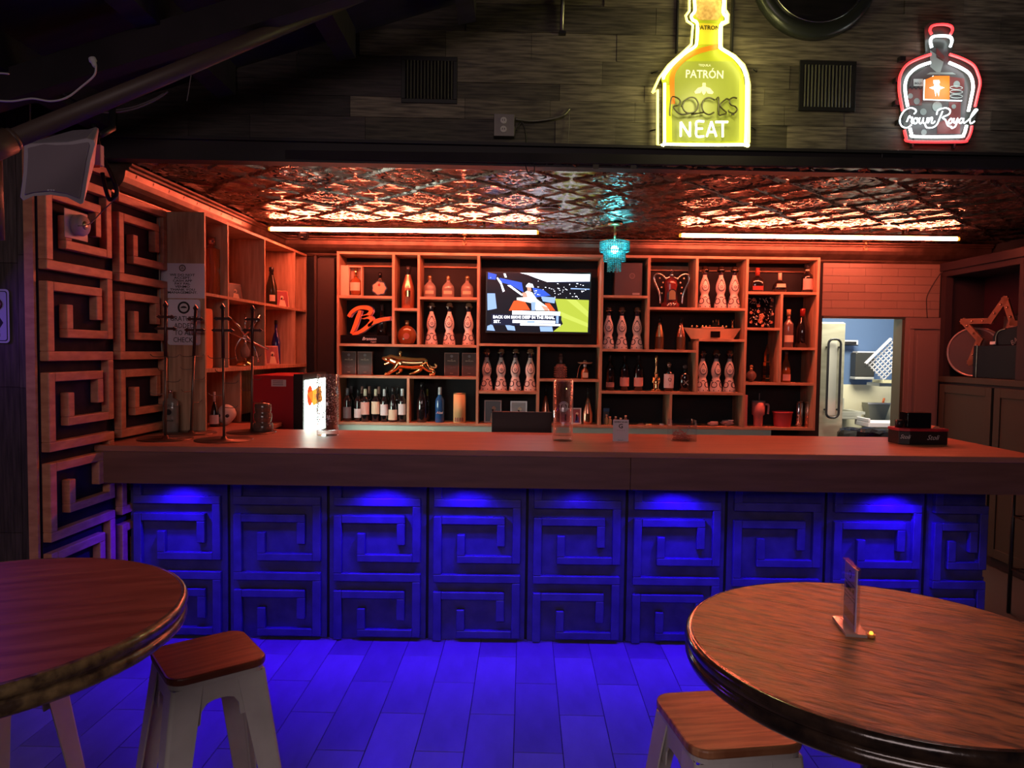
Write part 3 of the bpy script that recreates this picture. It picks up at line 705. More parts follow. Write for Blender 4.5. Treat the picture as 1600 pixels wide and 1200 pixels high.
spq('score_panel', [[(405, 640), (900, 645), (898, 685), (405, 680)], [(410, 735), (850, 738), (850, 765), (410, 765)], [(490, 770), (905, 772), (905, 792), (490, 790)]], S_W)
spq('score_boxes', [[(860, 690), (885, 690), (885, 765), (860, 765)], [(560, 742), (640, 742), (640, 762), (560, 762)]], S_P)
a = sx(525, 708); text('BACK ON SERVE DEEP IN THE FINAL', .034, S_W, scrn, (a[0] + TW / 2, -.0045, a[1]), name='caption', sx=.95, bold=.0008)
a = sx(250, 755); text('SET.', .034, S_W, scrn, (a[0] + TW / 2, -.0045, a[1]), name='caption', bold=.0006)
# --- below the screen, right half
z = top('m2')
def skull(label, px, z, w_, m, Y=YI, cat='bottle', name='skull_bottle', stop=cork):
    t = thing(name, label, cat, (XP(px, 560, Y), Y, z)); r_ = w_ * S / 2
    mb = MB(); n = 18; k = 12; vs = []; fs = []
    for j in range(k + 1):
        ph = PI * j / k
        for i in range(n):
            a = 2 * PI * i / n; x = math.sin(ph) * math.cos(a); y = math.sin(ph) * math.sin(a); q = -math.cos(ph)
            sxx = 1 if q > -.1 else 1 - .38 * min(1, (-q - .1) * 1.6)
            e = 1
            for ex in (-.38, .38):
                if y < 0: e -= .22 * math.exp(-((x - ex) ** 2 + (q + .05) ** 2) / .03)
            if y < 0: e -= .16 * math.exp(-(x ** 2 + (q + .38) ** 2) / .012)
            vs.append((x * r_ * sxx * e, y * r_ * 1.15 * e, r_ * 1.15 * (q + 1)))
    for j in range(k):
        for i in range(n): fs.append((j * n + i, j * n + (i + 1) % n, (j + 1) * n + (i + 1) % n, (j + 1) * n + i))
    mb.add(vs, fs, 0, True)
    mb.build('skull_body', m, t)
    mb = MB()
    for i in range(6): mb.box(-r_ * .36 + i * r_ * .12, -r_ * .26 + i * r_ * .12, -r_ * .80, -r_ * .70, r_ * .42, r_ * .56)
    mb.build('teeth', m, t)
    if stop: MB().cyl((0, 0, r_ * 2.25), r_ * .28, r_ * .5, 12).ball((0, 0, r_ * 3.0), r_ * .32, 8).build('stopper', stop, t)
    return t
t = thing('crystal_decanter', 'smoky cut crystal decanter under the screen beside the hatted bottle', 'bottle', (XP(876, 570, YI), YI, z))
smoke = mat('smoky_crystal', (.18, .11, .10), .12, coat=.8)
mb = MB()
for i in range(5):
    for j in range(5): mb.ball((-.034 + i * .017, -.02, .03 + j * .018), .0085, 5)
MB().lathe([(.044, 0), (.048, .01), (.052, .10), (.04, .125), (.018, .135), (.016, .16)], 8, a0=PI / 8, smooth=False).build('glass_body', smoke, t)
mb2 = MB()
for i in range(12):
    for j in range(5): a = 2 * PI * i / 12; mb2.ball((.050 * math.cos(a), .050 * math.sin(a), .02 + j * .019), .008, 4)
mb2.build('cut_studs', smoke, t); MB().cyl((0, 0, .158), .02, .03, 10).ball((0, 0, .20), .016, 8).build('stopper', smoke, t)
t = thing('hatted_bottle', 'small amber bottle wearing a wide sombrero, right of the crystal decanter', 'bottle', (XP(914, 570, YI), YI, z))
MB().lathe([(.026, 0), (.032, .006), (.034, .05), (.028, .075), (.014, .09), (.012, .115)], 18).build('glass_body', gamber, t)
MB().cyl((0, 0, .105), .013, .02, 12).build('cap', paper, t)
MB().prism(rrect(-.024, .024, .012, .055, .006), -.036, -.033).build('label', cream, t)
MB().lathe([(.062, .142), (.064, .140), (.05, .131), (.02, .128), (.019, .140), (.012, .158), (.001, .161)], 22).build('sombrero', mat('straw', (.48, .30, .20), .8), t)
MB().tube(smoothpts([(-.03, 0, .131), (-.05, -.005, .10), (-.06, -.005, .05), (-.065, -.005, .006)], 4), .0035, 5).build('hat_cord', rosego, t)
z = top('B')
def frame(label, px, z, wpx, hpx, m=white, pic=S_K, Y=YI, rz=0, tilt=.12, name='photo_frame', fig=True, grp=None):
    t = thing(name, label, 'photo frame', (XP(px, 640, Y), Y, z + .001), rz, grp); w_ = wpx * S / 2; h = hpx * S; b = .010
    M = Matrix.Rotation(-tilt, 4, 'X')
    MB().box(-w_, w_, 0, .010, 0, b, M=M).box(-w_, w_, 0, .010, h - b, h, M=M).box(-w_, -w_ + b, 0, .010, b, h - b, M=M).box(w_ - b, w_, 0, .010, b, h - b, M=M).build('moulding', m, t)
    pc = MB().box(-w_ + b, w_ - b, .003, .008, b, h - b, M=M).build('picture', pic, t)
    if fig:
        MB().prism([(-w_ * .3, b), (w_ * .5, b), (w_ * .45, h * .4), (w_ * .1, h * .55), (-w_ * .2, h * .4)], .002, .0028, M=M).build('printed_figure', fig if fig is not True else cream, pc)
        MB().prism(circ(w_ * .12, h * .64, h * .09, 12), .002, .0028, M=M).build('printed_face', cream, pc)
    mb = MB(); mb.box(-.006, .006, .012, .016, .004, h * .6, M=Matrix.Rotation(.25, 4, 'X')); mb.build('strut', blackp, t)
    return t
pk = mat('dark_photo_print', (.04, .035, .04), .3); pg = mat('grey_photo_print', (.35, .35, .36), .3); pr_ = mat('red_photo_print', (.30, .06, .07), .3)
frame('white framed photo of a person at the left above the black monitor', 770, z, 27, 35, white, pk)
frame('silver framed grey photo behind the right side of the black monitor', 810.5, z, 26, 34, mat('silver_frame', (.5, .5, .5), .35, .6), pg, fig=mat('grey_print_shape', (.12, .12, .13), .4))
bottle('rose gold bottle left of the tall clear cylinder vase on the counter', 854, z, 60, 14.5, 'pyram', rosego, blackp, None, Y=6.08)
frame('small pink photo frame seen through the clear cylinder vase', 884, z, 18, 24, mat('pink_frame', (.6, .4, .4), .5), pr_, fig=False)
frame('white framed photo of a person in red and blue right of the clear vase', 901, z, 15, 25, white, pr_, Y=6.03, fig=mat('blue_print', (.05, .06, .35), .4))
bottle('rose gold bottle at the right end of the photo shelf', 920, z, 56, 16, 'pyram', rosego, blackp, goldm, Y=6.05, lb=(.1, .3), arc=.4)
# --- right of the screen
t = slab('large dark grey box with round emblem, top shelf right of the screen', 977, top('a1'), 42, 50, mat('dark_mauve_box', (.11, .07, .07), .45), d=.16, edge=False)
MB().prism(circ(.030, .165, .024, 20), -.0815, -.0802).build('round_emblem', mat('mauve_emblem', (.28, .17, .16), .4), t)
MB().prism(circ(.030, .165, .018, 20), -.0825, -.0816).build('emblem_centre', mat('dark_mauve_emblem', (.16, .10, .095), .4), t)
MB().box(.035, .095, -.0815, -.0802, .008, .024).build('box_label', mat('grey_tab', (.45, .38, .36), .5), t)
t = thing('crown_decanter', 'large crown-shaped decanter with curved silver arms on the top row', 'bottle', (XP(1048, 450, YI), YI, top('b1')))
redv = mat('dark_red_enamel', (.16, .02, .02), .25, coat=.6)
MB().lathe([(.075, 0), (.08, .01), (.08, .035), (.06, .05), (.05, .15), (.06, .20), (.045, .25), (.02, .262)], 24, sy=.7).build('glass_body', redv, t)
k = .000816
for s_ in (-1, 1):
    arm = [(s_ * x * k, -.03, zz * k) for x, zz in ((112, 45), (118, 120), (140, 190), (172, 260), (183, 300), (172, 335), (140, 350), (95, 335), (60, 305), (20, 318))]
    MB().tube(smoothpts(arm, 5), .0085, 8).build('curved_arm', chrome, t)
    mb = MB()
    for x, zz in ((105, 210), (90, 260), (100, 150), (60, 300), (125, 305)): mb.ball((s_ * x * k, -.036, zz * k), .007, 6)
    mb.build('pearls', cream, t)
MB().ball((0, -.02, .275), .018, 10).box(-.006, .006, -.026, -.014, .288, .325).box(-.014, .014, -.026, -.014, .300, .312).build('cross_stopper', chrome, t)
MB().prism([(-.035, .06)] + [(.035 * math.cos(a), .12 + .035 * math.sin(a)) for a in [PI - i * PI / 8 for i in range(9)]] + [(.035, .06)], -.066, -.058).build('label_rim', chrome, t)
MB().prism([(-.028, .066)] + [(.028 * math.cos(a), .12 + .028 * math.sin(a)) for a in [PI - i * PI / 8 for i in range(9)]] + [(.028, .066)], -.068, -.0662).build('label', mat('olive_label', (.25, .22, .12), .4), t)
mb = MB()
for i in range(9): mb.ball((-.036 + i * .009, -.06 - .002 * (i % 2), .02 + .008 * (i % 3)), .008, 5)
mb.build('base_jewels', chrome, t)
# middle shelf: two champagne style bottles and the ship
for i, px in enumerate((1030, 1063.5)):
    bottle('gold foiled champagne bottle with dark ornate label, %s of the toy ship' % ('farther left', 'immediately left')[i], px, top('a2'), 50, 13, 'champ', rosego if i else brass, blackp, mat('ornate_dark_label', (.10, .06, .03), .4), 'gold foiled champagne bottles beside the ship', lb=(.03, .40), arc=1.6, name='champagne_bottle', neck=rosego, sc_=S)
t = thing('model_ship', 'cream model ship with a dark name plate and little gold fittings on deck', 'model ship', (XP(1112, 520, 6.05), 6.05, top('c1')))
k = .000816; vs = []; n = 12; secs = []
for i in range(n + 1):
    f = i / n; xt = (-297 + 600 * f) * k; xb = (-215 + 440 * f) * k; wt = .038 * (1 - (abs(2 * f - 1)) ** 3) + .003; wb = wt * .55
    zt = (106 + 6 * abs(2 * f - 1) ** 2 * 2) * k
    secs.append([(xb, -wb, 0), (xt, -wt, zt), (xt, wt, zt), (xb, wb, 0)])
vs = [p for s_ in secs for p in s_]; fs = [(i * 4 + j, i * 4 + 4 + j, i * 4 + 4 + (j + 1) % 4, i * 4 + (j + 1) % 4) for i in range(n) for j in range(4)] + [(0, 1, 2, 3), (n * 4 + 3, n * 4 + 2, n * 4 + 1, n * 4)]
hullm = mat('cream_hull', (.72, .46, .28), .45)
MB().add(vs, fs).build('hull', hullm, t)
MB().box(-.02, .06, -.043, -.036, .014, .066).build('name_plate', blackg, t)
MB().box(-.09, .10, -.022, .022, .092, .102).build('deck', hullm, t)
mb = MB()
for x in (-.17, -.13, -.08, -.05, -.02, .09, .12): mb.ball((x, -.005, .108), .010, 6)
mb.build('deck_fittings', goldm, t)
MB().box(-.005, .065, -.018, .018, .10, .118).box(.0, .05, -.014, .014, .118, .140).cyl((.01, 0, .14), .006, .02, 8).cyl((.035, 0, .14), .007, .026, 8).cyl((.056, 0, .12), .006, .045, 8).build('deck_house', goldm, t)
mb = MB(); mb.lathe([(.010, 0), (.006, .02), (.009, .035)], 8, (.175, 0, .096)).ball((.175, 0, .138), .008, 6); mb.tube([(.175, 0, .14), (.183, 0, .165)], .003, 4).tube([(.175, 0, .14), (.167, 0, .162)], .003, 4); mb.build('stern_figure', goldm, t)
z = top('d1')
bottle('dark wine bottle with low grey-pink label, left of the pink labelled pair', 954, z, 55, 14, 'wine', gdark, blackp, mat('mauve_label', (.42, .27, .25), .6), lb=(.10, .24), name='wine_bottle')
bottle('dark bottle with pink label, left one of the pink labelled pair', 976.5, z, 55, 14.5, 'wine', gdark, blackp, pinkl, 'pink labelled dark bottles', lb=(.13, .38), arc=1.3, name='wine_bottle')
bottle('dark bottle with pink label, right one of the pink labelled pair', 998.5, z, 55, 14.5, 'wine', gdark, blackp, pinkl, 'pink labelled dark bottles', lb=(.13, .38), arc=1.3, name='wine_bottle')
t = thing('figure_bottle', 'slim gold bottle shaped like a robed figure, beside the white labelled bottle', 'bottle', (XP(1025, 590, YI), YI, z))
MB().lathe([(.036, 0), (.034, .01), (.026, .03), (.030, .07), (.024, .10), (.016, .12), (.020, .15), (.010, .20), (.009, .26), (.014, .28), (.010, .30), (.001, .305)], 16).build('figure_body', goldm, t)
mb = MB().ball((0, -.02, .135), .012, 8)
for s_ in (-1, 1): mb.tube([(s_ * .022, -.01, .12), (s_ * .030, -.012, .08), (s_ * .012, -.03, .06)], .007, 6)
for i in range(8): a = 2 * PI * i / 8; mb.ball((.034 * math.cos(a), .034 * math.sin(a), .012), .008, 5)
mb.build('figure_relief', goldm, t)
t = bottle('bottle with large white Q label and silver stopper', 1046, z, 45, 15.5, 'spirit', gdark, chrome, paper, lb=(.12, .60), arc=1.4, ball=True)
text('Q', .04, ink, t, (0, -.0445, .10), name='label_letter'); text('7', .022, mat('red_ink', (.5, .03, .03), .6), t, (0, -.0445, .055), name='label_letter')
t = bottle('black square bottle with crossed bones emblem beside the upright', 1071, z, 42, 17, 'spirit', gdark, smoke, None, ball=True)
MB().prism([(-.022, .095), (-.018, .10), (.022, .06), (.018, .055)], -.048, -.0465).prism([(.022, .095), (.018, .10), (-.022, .06), (-.018, .055)], -.048, -.0465).build('crossed_bones', mat('grey_mark', (.4, .38, .36), .5), t)
z = top('B')
lime = mat('pale_lime_plastic', (.38, .40, .22), .4); bl = mat('blue_label', (.10, .20, .40), .5)
t = thing('small_box', 'small box with a blue printed top standing in the bottom right-hand shelf corner', 'box', (XP(946, 650, 6.1), 6.1, z)); MB().box(-.022, .028, -.02, .02, 0, .13).build('box_body', greyink, t); MB().box(-.022, .03, -.0215, -.0205, .105, .135).build('blue_label', bl, t)
for i, (px, h, c) in enumerate(((947.5, 16, lime), (953, 13, lime), (962, 13.5, rosego), (970, 11, pinkl), (977.5, 15, smoke))):
    t = thing('mini_bottle', 'tiny bottle behind the small white card stand, %s from the left' % od[i], 'bottle', (XP(px, 650, 6.0), 6.0, z), 0, 'tiny bottles behind the white card stand')
    MB().lathe([(.015, 0), (.016, .004), (.016, h * S * .6), (.007, h * S * .75), (.007, h * S * .8)], 12).build('glass_body', c, t); MB().cyl((0, 0, h * S * .8), .009, h * S * .2, 10).build('cap', cream, t)
for i, (px, wd) in enumerate(((1002, .03), (1014, .035), (1034, .02))):
    t = MB().lathe([(wd * .9, 0), (wd, .004), (wd * .8, .012), (wd * .3, .014)], 14, sy=.5).build('trinket', (smoke, brass, paper)[i], None, loc=(XP(px, 660, 6.02), 6.02, z))
    tag(t, ('dark flat trinket lying on the bottom shelf right of the card stand', 'brass ring trinket lying on the bottom shelf', 'small white piece lying near the upright on the bottom shelf')[i], 'trinket')
gp = mat('grey_pink_plastic', (.36, .27, .28), .5)
t = thing('small_bottle', 'small grey-pink bottle lying on its side behind the clear box', 'bottle', (XP(1115, 660, 6.02), 6.02, z + .02)); MB().lathe([(.018, -.035), (.02, -.03), (.02, .025), (.010, .035)], 12, M=Matrix.Rotation(-PI / 2, 4, 'Y')).build('body', gp, t); MB().cyl((0, 0, .035), .010, .015, 10, M=Matrix.Rotation(-PI / 2, 4, 'Y')).build('cap', gp, t)
t = thing('crumpled_bag', 'crumpled grey plastic bag at the right end of the bottom middle shelf', 'bag', (XP(1137, 660, 6.05), 6.05, z))
mb = MB(); vs = []; fs = []; n = 14
for j in range(7):
    for i in range(n):
        a = 2 * PI * i / n; r_ = math.sin(PI * (j + .5) / 7.5) * (.055 + R.uniform(-.014, .014)); vs.append((r_ * math.cos(a), r_ * .6 * math.sin(a), .045 * (1 - math.cos(PI * j / 6.2)) / 2 + (0 if j == 0 else R.uniform(0, .008))))
for j in range(6):
    for i in range(n): fs.append((j * n + i, j * n + (i + 1) % n, (j + 1) * n + (i + 1) % n, (j + 1) * n + i))
fs += [tuple(reversed(range(n))), tuple(range(6 * n, 7 * n))]
mb.add(vs, fs).build('bag_body', gp, t); MB().box(.0, .04, -.03, -.01, .045, .052).build('tab', paper, t)
# --- last bay
z = top('e1')
bottle('round black bottle with red label, left one in the top right compartment', 1180.5, z, 38, 22.5, 'flask', gdark, mat('red_cap', (.35, .06, .04), .4), mat('red_label', (.45, .06, .05), .5), lb=(.10, .26), arc=.8, sy=.55)
bottle('squat black bottle with cream label, middle one in the top right compartment', 1215.5, z, 31, 22.5, 'onion', gdark, cream, cream, lb=(.26, .44), arc=.7, sy=.8)
bottle('dark bottle with pink label, right one in the top right compartment', 1258, z, 44, 17, 'spirit', gdark, blackp, pinkl, lb=(.12, .50), neck=cream)
t = thing('flower_plaque', 'dark square plaque covered in glass flowers and silver leaves', 'decoration', (XP(1190, 490, YI), YI - .01, top('e2')))
MB().box(-.118, .118, .02, .035, 0, .272).build('plaque_board', blackg, t)
mb = MB(); mp = MB(); RR = random.Random(3)
for _ in range(70):
    x = RR.uniform(-.10, .10); q = RR.uniform(.02, .26); a = RR.uniform(0, PI); l_ = RR.uniform(.008, .022)
    mb.tube([(x - l_ * math.cos(a), .017, q - l_ * math.sin(a)), (x, .010, q), (x + l_ * math.cos(a), .017, q + l_ * math.sin(a))], [.001, .003, .001], 4)
mb.build('silver_leaves', chrome, t, kind='stuff')
for x, q, r_ in ((-.07, .24, .016), (.085, .24, .014), (-.03, .19, .016), (-.03, .14, .014), (.0, .10, .026), (-.01, .06, .022), (-.09, .13, .014), (-.09, .05, .012), (.09, .12, .014), (.085, .05, .012), (.01, .02, .014)):
    fl = MB()
    for i in range(5):
        a = 2 * PI * i / 5 + x * 30; fl.ball((x + r_ * .6 * math.cos(a), .006, q + r_ * .6 * math.sin(a)), r_ * .5, 6)
    fl.ball((x, .002, q), r_ * .35, 6); fl.build('glass_flower', rosego, t)
bottle('clear square-shouldered bottle with wooden stopper and low cream label', 1231, top('e3'), 59, 15, 'spirit', smoke, cork, cream, lb=(.14, .32), capr=1.3, name='clear_bottle', Y=6.0)
t = bottle('tall bottle with red foil neck and silver collar beside the right upright', 1252.5, top('e3'), 61, 20, 'champ', gdark, gred, None, name='champagne_bottle', Y=6.08)
MB().lathe([(.0395, .135), (.045, .13), (.0405, .143)], 20).build('collar', chrome, t)
z = top('e4')
t = skull('dark crystal skull bottle on the shelf under the flower plaque', 1174.5, z, 16, smoke)
t = thing('tower_bottle', 'slim gold tower-shaped bottle next to the dark skull bottle', 'bottle', (XP(1198, 570, YI), YI, z))
MB().lathe([(.036, 0), (.036, .03), (.030, .035), (.030, .17), (.024, .175), (.024, .24), (.014, .28), (.001, .325)], 6, smooth=False).build('tower_body', goldm, t); MB().lathe([(.031, .06), (.031, .14)], 6, smooth=False, a0=.0).build('dark_band', blackg, t)
bottle('brown spirit bottle with long neck, alone in the lower right compartment', 1229, z, 49, 15, 'tallt', gamber, smoke, pinkl, lb=(.06, .26), arc=.9, capr=1.2)
z = top('B')
t = MB().box(-.012, .012, -.09, .09, 0, .27).build('folder', mat('pink_card', (.55, .22, .20), .6), None, loc=(VX[7] + H2 + .016, 6.06, z), bevel=.002); tag(t, 'upright pink folder leaning against the upright beside the pink tumbler', 'folder')
pinkp = mat('pink_enamel', (.75, .28, .28), .45)
t = thing('tumbler', 'pink travel tumbler with handle and straw on the bottom right shelf', 'tumbler', (XP(1185, 640, YI), YI, z))
MB().lathe([(.034, 0), (.037, .004), (.040, .09), (.052, .10), (.056, .205)], 24).build('body', pinkp, t)
MB().cyl((0, 0, .205), .056, .014, 24).build('lid', gp, t); MB().cyl((.005, 0, .219), .004, .062, 8).build('straw', gp, t)
MB().tube(smoothpts([(.052, -.01, .19), (.078, -.012, .185), (.082, -.012, .16), (.078, -.012, .105)], 4), .009, 8).build('handle', mat('pale_pink', (.75, .42, .42), .4), t)
t = thing('bucket', 'small pink bucket on the bottom right shelf', 'bucket', (XP(1222.5, 655, YI), YI, z))
MB().lathe([(.066, 0), (.070, .004), (.080, .118), (.085, .118), (.085, .128), (.078, .128), (.066, .01), (.001, .008)], 28).build('body', mat('deep_pink', (.70, .10, .13), .5), t)
for i, (px, m) in enumerate(((1247.5, chrome), (1255.5, steel), (1261.5, rosego))):
    t = thing('cocktail_shaker', 'tall narrow metal shaker tin, %s of three at the right end' % ('left', 'middle', 'right')[i], 'shaker', (XP(px, 650, YI), YI + (i == 1) * .045, z), 0, 'metal shaker tins')
    MB().lathe([(.020, 0), (.022, .004), (.024, .20), (.022, .203)], 16).build('body', m, t); MB().cyl((0, 0, .203), .018, .012, 14).build('lid', m, t)
    mb = MB(); [mb.lathe([(.0245, q), (.0255, q + .003), (.0245, q + .006)], 16, (0, 0, 0)) for q in (.02, .035, .05, .065, .08, .095)]; mb.build('ribs', m, t)
# ================================================================ LEFT SIDE SHELVING (along the left wall)
def LX(Y): return -1.866 + (Y - 4.312) * .0424            # its open front plane
ssh = thing('side_shelving', 'tall plywood shelving along the left wall with paper notices on its end panel', 'shelves', (0, 0, 0))
ua = Vector((0.0424, 1, 0)).normalized(); DS = .27
def sbox(mb, Ya, Yb, d0, d1, z0, z1):
    """box in the skewed frame: along the wall from Ya to Yb, depth d0..d1 back from the front plane"""
    pts = [(LX(Ya) - d0, Ya), (LX(Yb) - d0, Yb), (LX(Yb) - d1, Yb), (LX(Ya) - d1, Ya)]
    return mb.hprism(pts, z0, z1)
ZT, ZM, ZL = 2.432, 1.944, 1.478
sbox(MB(), 4.312, 4.33, 0, DS, CT + .001, ZT).build('end_panel', plyv, ssh)
YD = [4.33, 4.637, 5.247, 5.886, 6.175]
for k, y in enumerate(YD[1:]):
    z0 = ZL + .012
    if k in (0, 1, 2): sbox(MB(), y - .009, y + .009, 0, DS, z0, ZM - .0095).build('upright', plyv, ssh); sbox(MB(), y - .009, y + .009, 0, DS, ZM + .0095, ZT - .018).build('upright', plyv, ssh)
    else: sbox(MB(), y - .018, y, 0, DS, z0, ZM - .0095).build('upright', plyv, ssh); sbox(MB(), y - .018, y, 0, DS, ZM + .0095, ZT - .018).build('upright', plyv, ssh)
sbox(MB(), 4.331, 6.175, 0, DS, ZT - .018, ZT).build('shelf_board', ply, ssh)
sbox(MB(), 4.331, 6.175, 0, DS, ZM - .009, ZM + .009).build('shelf_board', ply, ssh)
sbox(MB(), 4.331, 6.175, 0, DS, ZL - .012, ZL + .012).build('shelf_board', ply, ssh)
sbox(MB(), 4.331, 6.175, DS - .006, DS, CT + .001, ZT - .018).build('back_panel', plyv, ssh)
sbox(MB(), 4.86, 4.88, .02, DS - .01, CT + .001, ZL - .012).build('lower_divider', plyv, ssh)
sbox(MB(), 6.155, 6.175, .0, DS - .01, CT + .001, ZL - .012).build('lower_divider', plyv, ssh)
# side counter under it
sc_ = thing('side_counter', 'dark side counter behind the bar along the left wall carrying the red fridge', 'counter', (0, 0, 0))
MB().hprism([(LX(4.5) + .25, 4.50), (LX(6.2) + .20, 5.92), (lwx(5.92) + .03, 5.92), (lwx(4.5) + .03, 4.50)], 0, .98).build('carcass', blackp, sc_)
def notice(name, label, x0, y0, x1, y1, rad, cat='notice'):
    Y = 4.31; a = P(x0, y0, Y); b = P(x1, y1, Y); w_ = b.x - a.x; h = a.z - b.z
    t = thing(name, label, cat, (a.x, Y, b.z)); MB().prism(rrect(0, w_, 0, h, rad), -.0016, 0).build('sheet', mat('notice_paper', (.86, .82, .95), .5), t); return t, w_, h
t, w_, h = notice('paper_notice', 'square white notice refusing cash apps, upper of two on the plywood end panel', 250.5, 411, 320, 466.5, .001)
MB().prism(circ(w_ / 2, h * .865, .020, 22), -.0022, -.0018).build('round_logo', ink, t); MB().prism(circ(w_ / 2, h * .865, .015, 22), -.0026, -.0023).build('logo_field', paper, t)
for k in range(3): MB().box(w_ / 2 - .010 + k * .003, w_ / 2 + .010 - k * .003, -.003, -.0027, h * .835 + k * .010, h * .835 + .004 + k * .010).build('logo_mark', ink, t)
for i, s_ in enumerate(('WE DO NOT', 'ACCEPT:', 'CASH APP', 'PAY PAL', 'VENMO', 'THANK YOU', 'MANAGEMENT.')): text(s_, .0190, ink, t, (w_ / 2, -.0022, h * (.665 - .084 * i)), name='notice_line', sx=1.35, bold=.0003)
t, w_, h = notice('paper_notice', 'rounded white gratuity notice, lower of two on the plywood end panel', 261.5, 467.5, 313.5, 539.5, .016)
MB().prism(circ(w_ / 2, h * .82, .037, 26), -.0022, -.0018).build('round_logo', ink, t); MB().prism(circ(w_ / 2, h * .82, .026, 26), -.0026, -.0023).build('logo_field', paper, t)
MB().prism([(w_ / 2 - .022, h * .81), (w_ / 2 - .012, h * .845), (w_ / 2, h * .855), (w_ / 2 + .012, h * .845), (w_ / 2 + .022, h * .81)], -.003, -.0027).build('logo_mark', ink, t)
for i, s_ in enumerate(('GRATUITY', 'ADDED', 'TO ALL', 'CHECKS')): text(s_, .043, ink, t, (w_ / 2 + .002, -.0022, h * (.575 - .155 * i)), name='notice_line', sx=.84)
# things on the side shelves
def sy_(px, d=.13):
    """Y on the line d behind the front plane for a photo column"""
    k = (px - 800) / F; c = -1.866 - d - 4.312 * .0424
    return c / (k - .0424)
def spos(px, z, d=.13):
    Y = sy_(px, d); return (LX(Y) - d, Y, z)
def sbottle(label, px, z, h, w_, *a, d=.13, **k):
    x, Y, _ = spos(px, z, d); return bottle(label, 0, z, h, w_, *a, X=x, Y=Y, sc_=1, **k)
zt, zm = ZM + .009, ZL + .012
t = thing('tall_bottle', 'tall ridged amber bottle in a clear case at the top left of the side shelving', 'bottle', spos(331, zt, .10))
ambr = mat('bright_amber_glass', (.60, .16, .05), .15, coat=.8)  # brighter amber than the other bottles, no emission
MB().lathe([(.045, 0), (.05, .01), (.05, .30), (.03, .31), (.018, .315), (.018, .325)], 14, smooth=False).build('glass_body', ambr, t)
mb = MB(); [mb.tube([(.052 * math.cos(a), .052 * math.sin(a), .01), (.050 * math.cos(a + .3), .050 * math.sin(a + .3), .16), (.052 * math.cos(a), .052 * math.sin(a), .30)], .004, 5) for a in [i * PI / 6 for i in range(12)]]; mb.build('ridges', ambr, t)
MB().cyl((0, 0, .325), .028, .05, 14).build('stopper', rosego, t)
def sframe(label, px, z, w_, h, rz, m, pic, d=.10, cat='photo frame'):
    t = thing('photo_frame', label, cat, spos(px, z + .001, d), rz); M = Matrix.Rotation(-.16, 4, 'X'); b = .008
    MB().box(-w_ / 2, w_ / 2, 0, .012, 0, h, M=M).build('moulding', m, t); p = MB().box(-w_ / 2 + b, w_ / 2 - b, -.002, 0, b, h - b, M=M).build('picture', pic, t)
    MB().prism([(-w_ * .25, b), (w_ * .28, b), (w_ * .2, h * .42), (-w_ * .12, h * .45)], -.003, -.0021, M=M).prism(circ(w_ * .03, h * .58, h * .11, 12), -.003, -.0021, M=M).build('printed_figure', cream, p)
    MB().box(-.006, .006, .02, .024, .002, h * .55, M=Matrix.Rotation(.2, 4, 'X')).build('strut', blackp, t); return t
sframe('dark tilted picture leaning in the second top compartment of the side shelving', 369, zt, .13, .13, 1.15, bxm, pk, .16)
sbottle('large dark champagne bottle on the top row of the side shelving', 424, zt, .305, .088, 'champ', mat('olive_dark_glass', (.03, .025, .012), .15), blackp, cream, lb=(.12, .28), arc=.5, name='champagne_bottle', d=.10, rz=.5)
sframe('small tilted framed picture right of the large champagne bottle', 441, zt, .13, .14, .9, rosego, pr_, .08)
sframe('small pale frame leaning in front of the tall cobalt bottle', 426, zm, .12, .15, .9, pinkl, pr_, .10)
t = thing('orange_panel', 'narrow orange rounded card standing at the front of the side shelving', 'card', spos(327, zm, .03), 1.53); MB().prism(rrect(-.06, .04, 0, .37, .02), -.003, .003).build('card_body', mat('orange_card', (.85, .28, .10), .5), t)
sbottle('tall cobalt blue bottle at the right of the side shelving', 431, zm, .36, .075, 'tallt', gcob, blackp, None, d=.14, name='cobalt_bottle')
t = thing('metal_sculpture', 'shiny wire and chrome aeroplane-like sculpture in the side shelving', 'sculpture', spos(383, zm, .10), .5)
MB().lathe([(.06, 0), (.065, .006), (.04, .03), (.012, .04)], 18).build('base', goldm, t)
mb = MB()
for a, b, r_ in (((0, 0, .04), (0, 0, .24), .008), ((0, 0, .22), (-.10, 0, .36), .010), ((0, 0, .22), (.10, .0, .37), .012), ((0, 0, .22), (.0, 0, .38), .007), ((-.11, 0, .245), (.16, 0, .12), .008)): mb.tube([a, b], r_, 8)
mb.tube(smoothpts([(-.05, 0, .03), (-.065, 0, .13), (0, 0, .22), (.06, 0, .13), (.09, 0, .03)], 5), .007, 6); mb.build('chrome_rods', chrome, t)
MB().lathe([(.001, .05), (.03, .07), (.035, .11), (.012, .15), (.010, .16)], 16).build('glass_bulb', gclear, t)
zc = CT + .0005
Y = 4.60; x = P(335, 640, Y).x
t = bottle('small bottle with long pale neck and white label on the counter by the skull', 0, zc, .225, .062, 'pyram', gdark, paper, paper, X=x, Y=Y, sc_=1, lb=(.08, .34), arc=1.3)
t = skull('white ceramic skull with dark eye sockets on the counter under the side shelving', 0, zc, .12 / S, mat('bone_white', (.66, .60, .54), .5), Y=4.62, cat='skull', name='ceramic_skull', stop=None)
t.location.x = P(354, 640, 4.68).x; t.location.y = 4.68; rs = .06
mb = MB()
for ex in (-.38, .38): mb.ball((ex * rs, -.80 * rs, 1.12 * rs), rs * .24, 8)
mb.build('eye_sockets', blackp, t)
